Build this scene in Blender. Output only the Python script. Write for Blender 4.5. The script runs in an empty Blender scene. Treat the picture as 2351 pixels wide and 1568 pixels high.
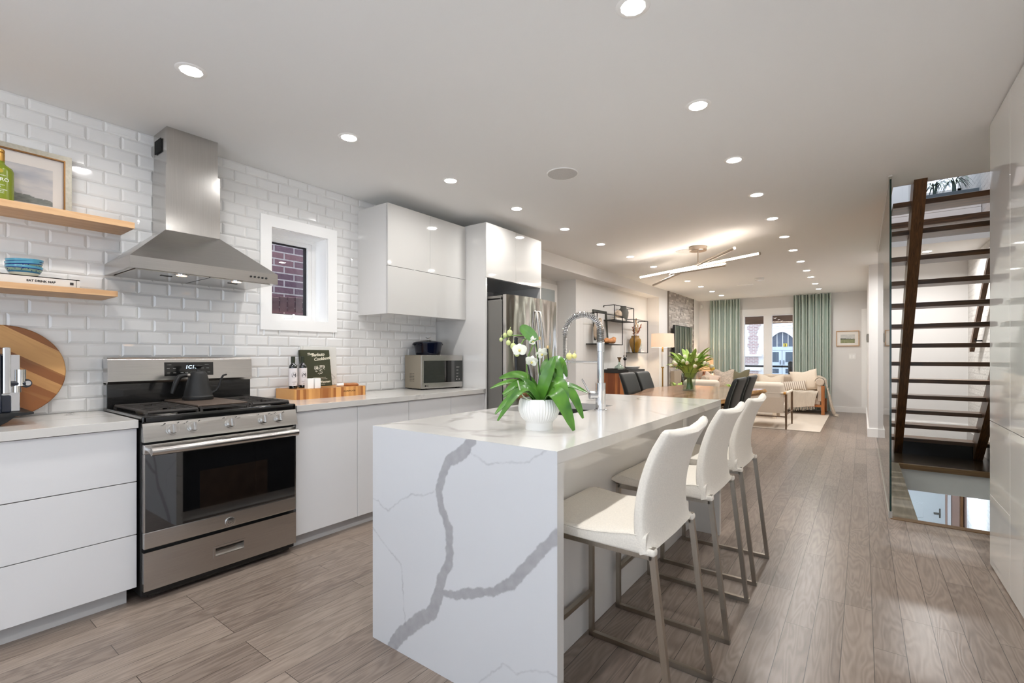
import bpy, bmesh, math, random
from mathutils import Vector, Matrix, noise
random.seed(7)
R = math.radians
PI = math.pi
S = bpy.context.scene
COL = S.collection

# ------------------------------------------------------------------ camera
cam_d = bpy.data.cameras.new('camera')
cam = bpy.data.objects.new('camera', cam_d)
COL.objects.link(cam)
cam.location = (0, 0, 1.227)
cam.rotation_euler = (R(90), 0, 0.637317)
cam_d.sensor_width = 36.0
cam_d.lens = 36.0 * 1086.12 / 2351
cam_d.shift_y = (815.06 - 784) / 2351
cam_d.clip_start = 0.02
cam_d.clip_end = 200
S.camera = cam
# ------------------------------------------------------------------ view
S.view_settings.view_transform = 'Standard'
S.view_settings.look = 'None'
S.view_settings.exposure = 0.4
S.view_settings.gamma = 1.0
S.view_settings.use_curve_mapping = False
# ------------------------------------------------------------------ sky
W = bpy.data.worlds.new('sky')
S.world = W
W.use_nodes = True
wn = W.node_tree.nodes
wn.clear()
wo = wn.new('ShaderNodeOutputWorld')
wb = wn.new('ShaderNodeBackground')
wb.inputs[0].default_value = (0.72, 0.84, 1.0, 1)
wb.inputs[1].default_value = 2.0
W.node_tree.links.new(wb.outputs[0], wo.inputs[0])
DOWNLIGHT_S = 30.0       # glow of the ceiling lamps' diffusers
DOWNLIGHT_W = 5.2        # watts sent down by each ceiling lamp
sun_d = bpy.data.lights.new('sun', 'SUN')
sun_d.energy = 9.5
sun_d.angle = R(2)
sun_d.color = (1.0, .98, .95)
sun = bpy.data.objects.new('sun', sun_d)
COL.objects.link(sun)
sun.rotation_euler = (R(-20), 0, 0)      # added sun, aimed to bounce off the unseen white yard, not into the room
S.cycles.max_bounces = 14
S.cycles.diffuse_bounces = 8
S.cycles.glossy_bounces = 5
S.cycles.transparent_max_bounces = 12
S.cycles.transmission_bounces = 8
S.cycles.caustics_reflective = False
S.cycles.caustics_refractive = False
S.cycles.sample_clamp_indirect = 6.0


def portal(name, loc, rot, sx, sy):
    d = bpy.data.lights.new(name, 'AREA')
    d.shape = 'RECTANGLE'
    d.size = sx
    d.size_y = sy
    d.cycles.is_portal = True
    o = bpy.data.objects.new(name, d)
    o.location = loc
    o.rotation_euler = rot
    COL.objects.link(o)


portal('window_portal', (-.65, -2.28, 1.22), (R(90), 0, R(180)), 3.3, 2.44)      # added glazed back door, facing +Y
portal('window_portal', (-3.82, -1.52, 1.6), (R(90), 0, R(90)), 1.1, 1.4)      # added side window, facing +X
portal('window_portal', (1.38, -1.0, 1.35), (R(90), 0, R(270)), 2.2, 2.1)       # added side window, facing -X
portal('window_portal', (-1.77, 12.62, 1.3), (R(90), 0, 0), 1.1, 1.8)            # far window, facing -Y
portal('window_portal', (-3.82, 1.98, 1.84), (R(90), 0, R(90)), .5, .7)         # small kitchen window
portal('window_portal', (.3, 6.6, 5.02), (0, 0, 0), 1.8, 4.6)                    # added skylight over the stairs

# ------------------------------------------------------------------ helpers
def lin(c):
    out = []
    for v in c[:3]:
        v /= 255.0
        out.append(v / 12.92 if v <= 0.04045 else ((v + 0.055) / 1.055) ** 2.4)
    return (out[0], out[1], out[2], 1.0)


class MB:
    def __init__(s):
        s.v = []; s.f = []; s.m = []; s.X = None; s.att = None

    def add(s, vs, fs, mi=0):
        n = len(s.v)
        X = s.X
        for p in vs:
            p = Vector(p)
            s.v.append(X @ p if X is not None else p)
        for f in fs:
            s.f.append([i + n for i in f]); s.m.append(mi)
        return s

    def box(s, x0, x1, y0, y1, z0, z1, bev=0.0, mi=0, seg=2):
        if x0 > x1: x0, x1 = x1, x0
        if y0 > y1: y0, y1 = y1, y0
        if z0 > z1: z0, z1 = z1, z0
        if bev <= 0:
            vs = [(x, y, z) for x in (x0, x1) for y in (y0, y1) for z in (z0, z1)]
            return s.add(vs, [(0, 1, 3, 2), (4, 6, 7, 5), (0, 4, 5, 1), (2, 3, 7, 6), (0, 2, 6, 4), (1, 5, 7, 3)], mi)
        bm = bmesh.new()
        bmesh.ops.create_cube(bm, size=1)
        for v in bm.verts:
            v.co = Vector(((x0 + x1) / 2 + v.co.x * (x1 - x0), (y0 + y1) / 2 + v.co.y * (y1 - y0), (z0 + z1) / 2 + v.co.z * (z1 - z0)))
        b = min(bev, .49 * min(x1 - x0, y1 - y0, z1 - z0))
        bmesh.ops.bevel(bm, geom=bm.edges[:], offset=b, segments=seg, profile=.5, affect='EDGES')
        return s.bm(bm, mi)

    def bm(s, bm, mi=0):
        bm.verts.index_update()
        s.add([v.co.copy() for v in bm.verts], [[v.index for v in f.verts] for f in bm.faces], mi)
        bm.free()
        return s

    def frame_(s, a, b):
        d = (b - a)
        d.normalize()
        u = Vector((0, 0, 1)) if abs(d.z) < .9 else Vector((1, 0, 0))
        x = d.cross(u).normalized()
        return x, d.cross(x).normalized()

    def tube(s, pts, r, seg=10, mi=0, closed=False, cap=True):
        pts = [Vector(p) for p in pts]
        n = len(pts)
        rr = r if isinstance(r, (list, tuple)) else [r] * n
        vs = []; fs = []
        px = None
        for i, p in enumerate(pts):
            a = pts[i - 1] if (i > 0 or closed) else p
            b = pts[(i + 1) % n] if (i < n - 1 or closed) else p
            d = (b - a).normalized()
            if px is None:
                x, y = s.frame_(a, b)
            else:
                x = (px - d * px.dot(d))
                x = x.normalized() if x.length > 1e-6 else s.frame_(a, b)[0]
                y = d.cross(x).normalized()
            px = x
            for k in range(seg):
                t = 2 * PI * k / seg
                vs.append(p + (x * math.cos(t) + y * math.sin(t)) * rr[i])
        m = n if closed else n - 1
        for i in range(m):
            j = (i + 1) % n
            for k in range(seg):
                k2 = (k + 1) % seg
                fs.append((i * seg + k, i * seg + k2, j * seg + k2, j * seg + k))
        if cap and not closed:
            fs.append(tuple(range(seg))[::-1])
            fs.append(tuple((n - 1) * seg + k for k in range(seg)))
        return s.add(vs, fs, mi)

    def cyl(s, a, b, r, r2=None, seg=24, mi=0):
        return s.tube([a, b], [r, r if r2 is None else r2], seg, mi)

    def bar(s, a, b, w, h=None, mi=0, up=(0, 0, 1)):
        a = Vector(a); b = Vector(b); h = w if h is None else h
        d = (b - a).normalized()
        u = Vector(up)
        if abs(d.dot(u)) > .98: u = Vector((1, 0, 0))
        x = d.cross(u).normalized() * (w / 2)
        y = x.cross(d).normalized() * (h / 2)
        vs = [a - x - y, a + x - y, a + x + y, a - x + y, b - x - y, b + x - y, b + x + y, b - x + y]
        return s.add(vs, [(0, 1, 2, 3), (4, 7, 6, 5), (0, 4, 5, 1), (1, 5, 6, 2), (2, 6, 7, 3), (3, 7, 4, 0)], mi)

    def lathe(s, prof, c=(0, 0, 0), seg=32, mi=0, rib=None, axis='Z', cap=True):
        c = Vector(c)
        vs = []; fs = []
        n = len(prof)
        for (r, z) in prof:
            for k in range(seg):
                t = 2 * PI * k / seg
                rr = r * (rib(t, z) if rib else 1)
                if axis == 'Z': vs.append(c + Vector((rr * math.cos(t), rr * math.sin(t), z)))
                elif axis == 'X': vs.append(c + Vector((z, rr * math.cos(t), rr * math.sin(t))))
                else: vs.append(c + Vector((rr * math.cos(t), z, -rr * math.sin(t))))
        for i in range(n - 1):
            for k in range(seg):
                k2 = (k + 1) % seg
                fs.append((i * seg + k, i * seg + k2, (i + 1) * seg + k2, (i + 1) * seg + k))
        if cap:
            if prof[0][0] > 1e-5: fs.append(tuple(range(seg))[::-1])
            if prof[-1][0] > 1e-5: fs.append(tuple((n - 1) * seg + k for k in range(seg)))
        return s.add(vs, fs, mi)

    def ball(s, c, r, seg=16, rings=10, sx=1, sy=1, sz=1, mi=0, f=None):
        vs = []; fs = []
        c = Vector(c)
        for i in range(rings + 1):
            ph = PI * i / rings
            for k in range(seg):
                t = 2 * PI * k / seg
                d = Vector((math.sin(ph) * math.cos(t), math.sin(ph) * math.sin(t), math.cos(ph)))
                q = 1 if f is None else f(d)
                vs.append(c + Vector((d.x * sx, d.y * sy, d.z * sz)) * (r * q))
        for i in range(rings):
            for k in range(seg):
                k2 = (k + 1) % seg
                fs.append((i * seg + k, (i + 1) * seg + k, (i + 1) * seg + k2, i * seg + k2))
        return s.add(vs, fs, mi)

    def prism(s, poly, axis, a, b, mi=0):
        """poly: 2D outline; axis 'X': (y,z), 'Y': (x,z), 'Z': (x,y)"""
        n = len(poly)
        def P(p, t):
            return (t, p[0], p[1]) if axis == 'X' else (p[0], t, p[1]) if axis == 'Y' else (p[0], p[1], t)
        vs = [P(p, a) for p in poly] + [P(p, b) for p in poly]
        fs = [tuple(range(n))[::-1], tuple(range(n, 2 * n))] + [(i, (i + 1) % n, n + (i + 1) % n, n + i) for i in range(n)]
        return s.add(vs, fs, mi)

    def grid(s, fn, nu, nv, mi=0, wrap_u=False):
        vs = [fn(i / nu, j / nv) for j in range(nv + 1) for i in range(nu + (0 if wrap_u else 1))]
        w = nu if wrap_u else nu + 1
        fs = []
        for j in range(nv):
            for i in range(nu):
                i2 = (i + 1) % w
                fs.append((j * w + i, j * w + i2, (j + 1) * w + i2, (j + 1) * w + i))
        return s.add(vs, fs, mi)

    def sheet(s, fn, nu, nv, th, mi=0):
        """grid surface given real thickness th along its normals"""
        P = [[Vector(fn(i / nu, j / nv)) for i in range(nu + 1)] for j in range(nv + 1)]
        w = nu + 1
        top = []; bot = []
        for j in range(nv + 1):
            for i in range(nu + 1):
                du = P[j][min(i + 1, nu)] - P[j][max(i - 1, 0)]
                dv = P[min(j + 1, nv)][i] - P[max(j - 1, 0)][i]
                n = du.cross(dv)
                n = n.normalized() if n.length > 1e-9 else Vector((0, 0, 1))
                top.append(P[j][i] + n * th / 2); bot.append(P[j][i] - n * th / 2)
        N = len(top)
        fs = []
        for j in range(nv):
            for i in range(nu):
                a, b, c, d = j * w + i, j * w + i + 1, (j + 1) * w + i + 1, (j + 1) * w + i
                fs.append((a, b, c, d)); fs.append((N + d, N + c, N + b, N + a))
        for i in range(nu):
            fs.append((i + 1, i, N + i, N + i + 1)); a = nv * w + i
            fs.append((a, a + 1, N + a + 1, N + a))
        for j in range(nv):
            a = j * w; fs.append((a, a + w, N + a + w, N + a)); b = j * w + nu
            fs.append((b + w, b, N + b, N + b + w))
        return s.add(top + bot, fs, mi)

    def text(s, body, size, o, xd, yd, depth=.0006, mi=0, align='LEFT', shear=0.0, bold=0.0):
        cu = bpy.data.curves.new('lettering', 'FONT')
        cu.body = body; cu.size = size; cu.align_x = align; cu.extrude = depth / 2; cu.shear = shear; cu.offset = bold
        cu.resolution_u = 3
        ob = bpy.data.objects.new('lettering_tmp', cu)
        COL.objects.link(ob)
        dg = bpy.context.evaluated_depsgraph_get()
        me = bpy.data.meshes.new_from_object(ob.evaluated_get(dg))
        o = Vector(o); xd = Vector(xd).normalized(); yd = Vector(yd).normalized(); zd = xd.cross(yd)
        s.add([o + xd * v.co.x + yd * v.co.y + zd * v.co.z for v in me.vertices], [list(p.vertices) for p in me.polygons], mi)
        bpy.data.objects.remove(ob); bpy.data.curves.remove(cu); bpy.data.meshes.remove(me)
        return s

    def build(s, name, mats, parent=None, angle=35, **kw):
        me = bpy.data.meshes.new(name)
        off = Vector((0, 0, 0))
        if parent is not None:
            off = Vector(parent.get('_o', (0, 0, 0)))
        elif 'at' in kw:
            off = Vector(kw.pop('at'))
        else:
            xs = [v.x for v in s.v]; ys = [v.y for v in s.v]; zs = [v.z for v in s.v]
            off = Vector(((min(xs) + max(xs)) / 2, (min(ys) + max(ys)) / 2, min(zs)))
        me.from_pydata([tuple(v - off) for v in s.v], [], s.f)
        if not isinstance(mats, (list, tuple)): mats = [mats]
        for m in mats: me.materials.append(m)
        me.polygons.foreach_set('material_index', s.m)
        me.polygons.foreach_set('use_smooth', [True] * len(s.f))
        if s.att:
            for an, vals in s.att.items():
                ca = me.color_attributes.new(an, 'FLOAT_COLOR', 'POINT')
                ca.data.foreach_set('color', [c for v in vals for c in v])
        else:
            b = bmesh.new(); b.from_mesh(me)
            bmesh.ops.recalc_face_normals(b, faces=b.faces[:])
            b.to_mesh(me); b.free()
        me.update()
        me.set_sharp_from_angle(angle=R(angle))
        o = bpy.data.objects.new(name, me)
        COL.objects.link(o)
        if not s.att and len(s.f) > 6:
            wn_ = o.modifiers.new('flat_normals', 'WEIGHTED_NORMAL'); wn_.keep_sharp = True; wn_.weight = 80
        if parent is not None:
            o.parent = parent
        else:
            o.location = off
        o['_o'] = tuple(off)
        if 'label' in kw: o['label'] = kw['label']
        if 'cat' in kw: o['category'] = kw['cat']
        if 'group' in kw: o['group'] = kw['group']
        if 'kind' in kw: o['kind'] = kw['kind']
        return o


def T(name, label, cat, loc=(0, 0, 0), group=None):
    o = bpy.data.objects.new(name, None)
    o.empty_display_size = .05
    COL.objects.link(o)
    o.location = loc
    o['_o'] = tuple(loc)
    o['label'] = label; o['category'] = cat
    if group: o['group'] = group
    return o


def copy_tree(o, parent=None):
    c = o.copy()
    COL.objects.link(c)
    if parent is not None: c.parent = parent
    for ch in list(o.children):
        copy_tree(ch, c)
    return c


def SB(name, mat, *boxes, **kw):
    """structure made of boxes"""
    m = MB()
    for b in boxes: m.box(*b)
    return m.build(name, mat, kind='structure', **kw)


# ------------------------------------------------------------------ materials
def new_mat(name):
    m = bpy.data.materials.new(name)
    m.use_nodes = True
    nt = m.node_tree
    nt.nodes.clear()
    out = nt.nodes.new('ShaderNodeOutputMaterial')
    b = nt.nodes.new('ShaderNodeBsdfPrincipled')
    nt.links.new(b.outputs[0], out.inputs[0])
    return m, nt, b


def N(nt, typ, **kw):
    n = nt.nodes.new('ShaderNode' + typ)
    for k, v in kw.items():
        if k.startswith('i_'):
            n.inputs[k[2:].replace('_', ' ')].default_value = v
        else:
            setattr(n, k, v)
    return n


def ramp(nt, fac, stops, interp='LINEAR'):
    r = nt.nodes.new('ShaderNodeValToRGB')
    r.color_ramp.interpolation = interp
    e = r.color_ramp.elements
    while len(e) < len(stops): e.new(.5)
    for i, (p, c) in enumerate(stops):
        e[i].position = p
        e[i].color = c if len(c) == 4 else lin(c)
    nt.links.new(fac, r.inputs[0])
    return r.outputs[0]


def coords(nt, scale=(1, 1, 1), kind='Object', rot=(0, 0, 0)):
    tc = nt.nodes.new('ShaderNodeTexCoord')
    mp = nt.nodes.new('ShaderNodeMapping')
    mp.inputs['Scale'].default_value = scale
    mp.inputs['Rotation'].default_value = rot
    if kind == 'World':
        g = nt.nodes.new('ShaderNodeNewGeometry')
        nt.links.new(g.outputs['Position'], mp.inputs[0])
    else:
        nt.links.new(tc.outputs[kind], mp.inputs[0])
    return mp.outputs[0]


def bump(nt, b, height, strength=.2, dist=.01):
    bn = N(nt, 'Bump')
    bn.inputs['Strength'].default_value = strength
    bn.inputs['Distance'].default_value = dist
    nt.links.new(height, bn.inputs['Height'])
    nt.links.new(bn.outputs[0], b.inputs['Normal'])
    return bn


def M(name, col, rough=.5, metal=0.0, spec=.5, coat=0.0, emit=None, es=0.0, noise_=0.0, nscale=60, bump_=0.0, sheen=0.0, stretch=(1, 1, 1), alpha=None, trans=0.0, ior=1.45):
    m, nt, b = new_mat(name)
    c = lin(col)
    b.inputs['Base Color'].default_value = c
    b.inputs['Roughness'].default_value = rough
    b.inputs['Metallic'].default_value = metal
    b.inputs['Specular IOR Level'].default_value = spec
    b.inputs['Coat Weight'].default_value = coat
    b.inputs['Coat Roughness'].default_value = .03
    b.inputs['Sheen Weight'].default_value = sheen
    b.inputs['Transmission Weight'].default_value = trans
    b.inputs['IOR'].default_value = ior
    if emit is not None:
        b.inputs['Emission Color'].default_value = lin(emit)
        b.inputs['Emission Strength'].default_value = es
    if noise_ or bump_:
        n = N(nt, 'TexNoise'); n.inputs['Scale'].default_value = nscale; n.inputs['Detail'].default_value = 4
        nt.links.new(coords(nt, stretch), n.inputs['Vector'])
        if noise_:
            lo = [max(0, v * (1 - noise_)) for v in c[:3]] + [1]
            hi = [min(1, v * (1 + noise_)) for v in c[:3]] + [1]
            nt.links.new(ramp(nt, n.outputs[0], [(.3, lo), (.7, hi)]), b.inputs['Base Color'])
        if bump_: bump(nt, b, n.outputs[0], bump_, .004)
    return m


def wood(name, c1, c2, axis='Y', scale=1.0, rough=.4, contrast=(.3, .7), strips=0.0, strip_axis='X', coat=0.0, rot=None):
    """grain runs along axis; strips>0: glued strips of that width, each its own tone"""
    m, nt, b = new_mat(name)
    st = {'X': (1.2, 14, 14), 'Y': (14, 1.2, 14), 'Z': (14, 14, 1.2)}[axis]
    co = coords(nt, tuple(v * scale for v in st))
    if rot is not None:
        mp_ = nt.nodes.new('ShaderNodeMapping'); mp_.inputs['Scale'].default_value = tuple(v * scale for v in st); nt.links.new(coords(nt, (1, 1, 1), rot=rot), mp_.inputs[0]); co = mp_.outputs[0]
    n = N(nt, 'TexNoise'); n.inputs['Scale'].default_value = 2.2; n.inputs['Detail'].default_value = 7; n.inputs['Distortion'].default_value = .9
    nt.links.new(co, n.inputs['Vector'])
    fac = n.outputs[0]
    if strips > 0:
        sx = N(nt, 'SeparateXYZ'); nt.links.new(coords(nt), sx.inputs[0])
        fl = N(nt, 'Math', operation='DIVIDE'); nt.links.new(sx.outputs[strip_axis], fl.inputs[0]); fl.inputs[1].default_value = strips
        f2 = N(nt, 'Math', operation='FLOOR'); nt.links.new(fl.outputs[0], f2.inputs[0])
        wn_ = N(nt, 'TexWhiteNoise', noise_dimensions='1D'); nt.links.new(f2.outputs[0], wn_.inputs['W'])
        mx = N(nt, 'Mix'); mx.inputs[0].default_value = .6
        nt.links.new(fac, mx.inputs[2]); nt.links.new(wn_.outputs['Value'], mx.inputs[3])
        fac = mx.outputs[0]
        # shift the grain from strip to strip
        cb = N(nt, 'CombineXYZ'); nt.links.new(wn_.outputs['Value'], cb.inputs[0]); nt.links.new(wn_.outputs['Value'], cb.inputs[1]); nt.links.new(wn_.outputs['Value'], cb.inputs[2])
        sc = N(nt, 'VectorMath', operation='MULTIPLY_ADD'); nt.links.new(cb.outputs[0], sc.inputs[0]); sc.inputs[1].default_value = (30, 30, 30); nt.links.new(co, sc.inputs[2])
        nt.links.new(sc.outputs[0], n.inputs['Vector'])
    nt.links.new(ramp(nt, fac, [(contrast[0], c1), (contrast[1], c2)]), b.inputs['Base Color'])
    b.inputs['Roughness'].default_value = rough
    b.inputs['Coat Weight'].default_value = coat
    bump(nt, b, n.outputs[0], .08, .003)
    return m


def brushed(name, col, rough=.28, axis='Y'):
    m, nt, b = new_mat(name)
    st = {'X': (1, 60, 60), 'Y': (60, 1, 60), 'Z': (60, 60, 1)}[axis]
    n = N(nt, 'TexNoise'); n.inputs['Scale'].default_value = 6; n.inputs['Detail'].default_value = 3
    nt.links.new(coords(nt, st), n.inputs['Vector'])
    c = lin(col)
    nt.links.new(ramp(nt, n.outputs[0], [(.2, [v * .86 for v in c[:3]] + [1]), (.8, c)]), b.inputs['Base Color'])
    b.inputs['Metallic'].default_value = 1
    b.inputs['Roughness'].default_value = rough
    b.inputs['Anisotropic'].default_value = .5
    bump(nt, b, n.outputs[0], .03, .002)
    return m


def thin_glass(name, tint=(255, 255, 255), rough=0.0, refl=1.0):
    """a thin pane: mirrors by Fresnel, lets the rest through"""
    m, nt, b = new_mat(name)
    nt.nodes.remove(b)
    out = [n for n in nt.nodes if n.type == 'OUTPUT_MATERIAL'][0]
    lw = N(nt, 'LayerWeight'); lw.inputs[0].default_value = .5
    pw = N(nt, 'Math', operation='POWER'); nt.links.new(lw.outputs['Facing'], pw.inputs[0]); pw.inputs[1].default_value = 5
    fr = N(nt, 'Math', operation='MULTIPLY_ADD'); nt.links.new(pw.outputs[0], fr.inputs[0]); fr.inputs[1].default_value = .95; fr.inputs[2].default_value = .04
    mu = N(nt, 'Math', operation='MULTIPLY', use_clamp=True); nt.links.new(fr.outputs[0], mu.inputs[0]); mu.inputs[1].default_value = refl
    tr = N(nt, 'BsdfTransparent'); tr.inputs[0].default_value = lin(tint)
    gl = N(nt, 'BsdfGlossy'); gl.inputs['Roughness'].default_value = rough
    mx = N(nt, 'MixShader')
    nt.links.new(mu.outputs[0], mx.inputs[0]); nt.links.new(tr.outputs[0], mx.inputs[1]); nt.links.new(gl.outputs[0], mx.inputs[2])
    nt.links.new(mx.outputs[0], out.inputs[0])
    return m


def shade_mat(name, col, t=.45):
    m, nt, b = new_mat(name)
    out = [n for n in nt.nodes if n.type == 'OUTPUT_MATERIAL'][0]
    b.inputs['Base Color'].default_value = lin(col); b.inputs['Roughness'].default_value = .9
    tl = N(nt, 'BsdfTranslucent'); tl.inputs[0].default_value = lin(col)
    mx = N(nt, 'MixShader'); mx.inputs[0].default_value = t
    nt.links.new(b.outputs[0], mx.inputs[1]); nt.links.new(tl.outputs[0], mx.inputs[2]); nt.links.new(mx.outputs[0], out.inputs[0])
    return m


def attr_mat(name, attr, rough=.5, coat=0.0):
    m, nt, b = new_mat(name)
    a = N(nt, 'Attribute'); a.attribute_name = attr
    nt.links.new(a.outputs['Color'], b.inputs['Base Color'])
    b.inputs['Roughness'].default_value = rough
    b.inputs['Coat Weight'].default_value = coat
    return m


def floor_mat(name, ca, cb_, width=.108, length=.95, rough=.29, phase=0.0, gap=(52, 44, 38)):
    m, nt, b = new_mat(name)
    g = N(nt, 'NewGeometry')
    sx = N(nt, 'SeparateXYZ'); nt.links.new(g.outputs['Position'], sx.inputs[0])
    ad = N(nt, 'Math', operation='ADD'); nt.links.new(sx.outputs[0], ad.inputs[0]); ad.inputs[1].default_value = phase
    cb = N(nt, 'CombineXYZ'); nt.links.new(sx.outputs[1], cb.inputs[0]); nt.links.new(ad.outputs[0], cb.inputs[1])
    br = N(nt, 'TexBrick'); br.offset = .37; br.offset_frequency = 3
    for k, v in (('Scale', 1.0), ('Mortar Size', .0012), ('Mortar Smooth', .1), ('Bias', 0), ('Brick Width', length), ('Row Height', width)):
        br.inputs[k].default_value = v
    br.inputs['Color1'].default_value = (0, 0, 0, 1); br.inputs['Color2'].default_value = (1, 1, 1, 1); br.inputs['Mortar'].default_value = (.5, .5, .5, 1)
    nt.links.new(cb.outputs[0], br.inputs[0])
    sp = N(nt, 'SeparateColor'); nt.links.new(br.outputs[0], sp.inputs[0])
    # grain, shifted per plank
    mul = N(nt, 'VectorMath', operation='MULTIPLY'); nt.links.new(g.outputs['Position'], mul.inputs[0]); mul.inputs[1].default_value = (9, 1.0, 9)
    of = N(nt, 'VectorMath', operation='MULTIPLY_ADD'); nt.links.new(br.outputs[0], of.inputs[0]); of.inputs[1].default_value = (41, 17, 23); nt.links.new(mul.outputs[0], of.inputs[2])
    n1 = N(nt, 'TexNoise'); n1.inputs['Scale'].default_value = 1.1; n1.inputs['Detail'].default_value = 2; n1.inputs['Distortion'].default_value = .4
    nt.links.new(of.outputs[0], n1.inputs['Vector'])
    rings = N(nt, 'Math', operation='MULTIPLY'); nt.links.new(n1.outputs[0], rings.inputs[0]); rings.inputs[1].default_value = 95
    sn = N(nt, 'Math', operation='SINE'); nt.links.new(rings.outputs[0], sn.inputs[0])
    n2 = N(nt, 'TexNoise'); n2.inputs['Scale'].default_value = 9; n2.inputs['Detail'].default_value = 4
    nt.links.new(of.outputs[0], n2.inputs['Vector'])
    mr = N(nt, 'MapRange'); nt.links.new(sn.outputs[0], mr.inputs[0]); mr.inputs[1].default_value = -1; mr.inputs[2].default_value = 1; mr.inputs[3].default_value = .2; mr.inputs[4].default_value = .72
    m1 = N(nt, 'Mix'); m1.inputs[0].default_value = .5; nt.links.new(mr.outputs[0], m1.inputs[2]); nt.links.new(n2.outputs[0], m1.inputs[3])
    m2 = N(nt, 'Mix'); m2.inputs[0].default_value = .26; nt.links.new(m1.outputs[0], m2.inputs[2]); nt.links.new(sp.outputs[0], m2.inputs[3])
    colr = ramp(nt, m2.outputs[0], [(.2, ca), (.8, cb_)])
    mc = N(nt, 'Mix', data_type='RGBA'); nt.links.new(br.outputs['Fac'], mc.inputs[0]); nt.links.new(colr, mc.inputs[6]); mc.inputs[7].default_value = lin(gap)
    nt.links.new(mc.outputs[2], b.inputs['Base Color'])
    b.inputs['Roughness'].default_value = rough
    b.inputs['Specular IOR Level'].default_value = .5
    inv = N(nt, 'Math', operation='MULTIPLY_ADD'); nt.links.new(br.outputs['Fac'], inv.inputs[0]); inv.inputs[1].default_value = -4; nt.links.new(m1.outputs[0], inv.inputs[2])
    bump(nt, b, inv.outputs[0], .12, .002)
    return m


def quartz(name, base=(210, 207, 202), vein=(164, 161, 157), amount=1.0, scale=1.0, seed=0.0, rough=.12):
    m, nt, b = new_mat(name)
    co = coords(nt, (scale,) * 3, 'World')
    n0 = N(nt, 'TexNoise'); n0.inputs['Scale'].default_value = 2.0; n0.inputs['Detail'].default_value = 5
    nt.links.new(co, n0.inputs['Vector'])
    ds = N(nt, 'VectorMath', operation='MULTIPLY_ADD'); nt.links.new(n0.outputs['Color'], ds.inputs[0]); ds.inputs[1].default_value = (.55, .55, .55); nt.links.new(co, ds.inputs[2])
    of = N(nt, 'VectorMath', operation='ADD'); nt.links.new(ds.outputs[0], of.inputs[0]); of.inputs[1].default_value = (seed, seed * .7, seed * 1.3)
    vo = N(nt, 'TexVoronoi', feature='DISTANCE_TO_EDGE'); vo.inputs['Scale'].default_value = 1.5
    nt.links.new(of.outputs[0], vo.inputs['Vector'])
    v1 = ramp(nt, vo.outputs['Distance'], [(0.0, (1, 1, 1, 1)), (.011 * amount, (.6, .6, .6, 1)), (.02 * amount, (0, 0, 0, 1))])
    n3 = N(nt, 'TexNoise'); n3.inputs['Scale'].default_value = 3.2; nt.links.new(of.outputs[0], n3.inputs['Vector'])
    k = ramp(nt, n3.outputs[0], [(.42, (0, 0, 0, 1)), (.62, (1, 1, 1, 1))])
    mu = N(nt, 'Math', operation='MULTIPLY'); nt.links.new(v1, mu.inputs[0]); nt.links.new(k, mu.inputs[1])
    cl = ramp(nt, n3.outputs[0], [(.3, [v * .97 for v in lin(base)[:3]] + [1]), (.7, lin(base))])
    mc = N(nt, 'Mix', data_type='RGBA'); nt.links.new(mu.outputs[0], mc.inputs[0]); nt.links.new(cl, mc.inputs[6]); mc.inputs[7].default_value = lin(vein)
    nt.links.new(mc.outputs[2], b.inputs['Base Color'])
    b.inputs['Roughness'].default_value = rough
    return m


def brick_mat(name, c1, c2, mortar, bw=.215, rh=.075, ms=.01, axes='YZ', rough=.85, bs=.6):
    m, nt, b = new_mat(name)
    g = N(nt, 'NewGeometry'); sx = N(nt, 'SeparateXYZ'); nt.links.new(g.outputs['Position'], sx.inputs[0])
    cb = N(nt, 'CombineXYZ'); nt.links.new(sx.outputs[axes[0]], cb.inputs[0]); nt.links.new(sx.outputs[axes[1]], cb.inputs[1])
    br = N(nt, 'TexBrick')
    for k, v in (('Scale', 1.0), ('Mortar Size', ms), ('Mortar Smooth', .15), ('Bias', 0), ('Brick Width', bw), ('Row Height', rh)):
        br.inputs[k].default_value = v
    br.inputs['Color1'].default_value = lin(c1); br.inputs['Color2'].default_value = lin(c2); br.inputs['Mortar'].default_value = lin(mortar)
    nt.links.new(cb.outputs[0], br.inputs[0])
    n = N(nt, 'TexNoise'); n.inputs['Scale'].default_value = 30; nt.links.new(g.outputs['Position'], n.inputs['Vector'])
    mx = N(nt, 'Mix', data_type='RGBA', blend_type='MULTIPLY'); mx.inputs[0].default_value = .5
    nt.links.new(br.outputs[0], mx.inputs[6]); nt.links.new(ramp(nt, n.outputs[0], [(.3, (.6, .6, .6, 1)), (.7, (1, 1, 1, 1))]), mx.inputs[7])
    nt.links.new(mx.outputs[2], b.inputs['Base Color'])
    b.inputs['Roughness'].default_value = rough
    iv = N(nt, 'Math', operation='MULTIPLY_ADD'); nt.links.new(br.outputs['Fac'], iv.inputs[0]); iv.inputs[1].default_value = -1; nt.links.new(n.outputs[0], iv.inputs[2])
    bump(nt, b, iv.outputs[0], bs, .012)
    return m


def island_mat(name, cols, rough=.9):
    m, nt, b = new_mat(name)
    g = N(nt, 'NewGeometry')
    nt.links.new(ramp(nt, g.outputs['Random Per Island'], [(i / (len(cols) - 1), c) for i, c in enumerate(cols)]), b.inputs['Base Color'])
    b.inputs['Roughness'].default_value = rough
    n = N(nt, 'TexNoise'); n.inputs['Scale'].default_value = 45; n.inputs['Detail'].default_value = 5
    nt.links.new(g.outputs['Position'], n.inputs['Vector'])
    bump(nt, b, n.outputs[0], .5, .01)
    return m


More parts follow.
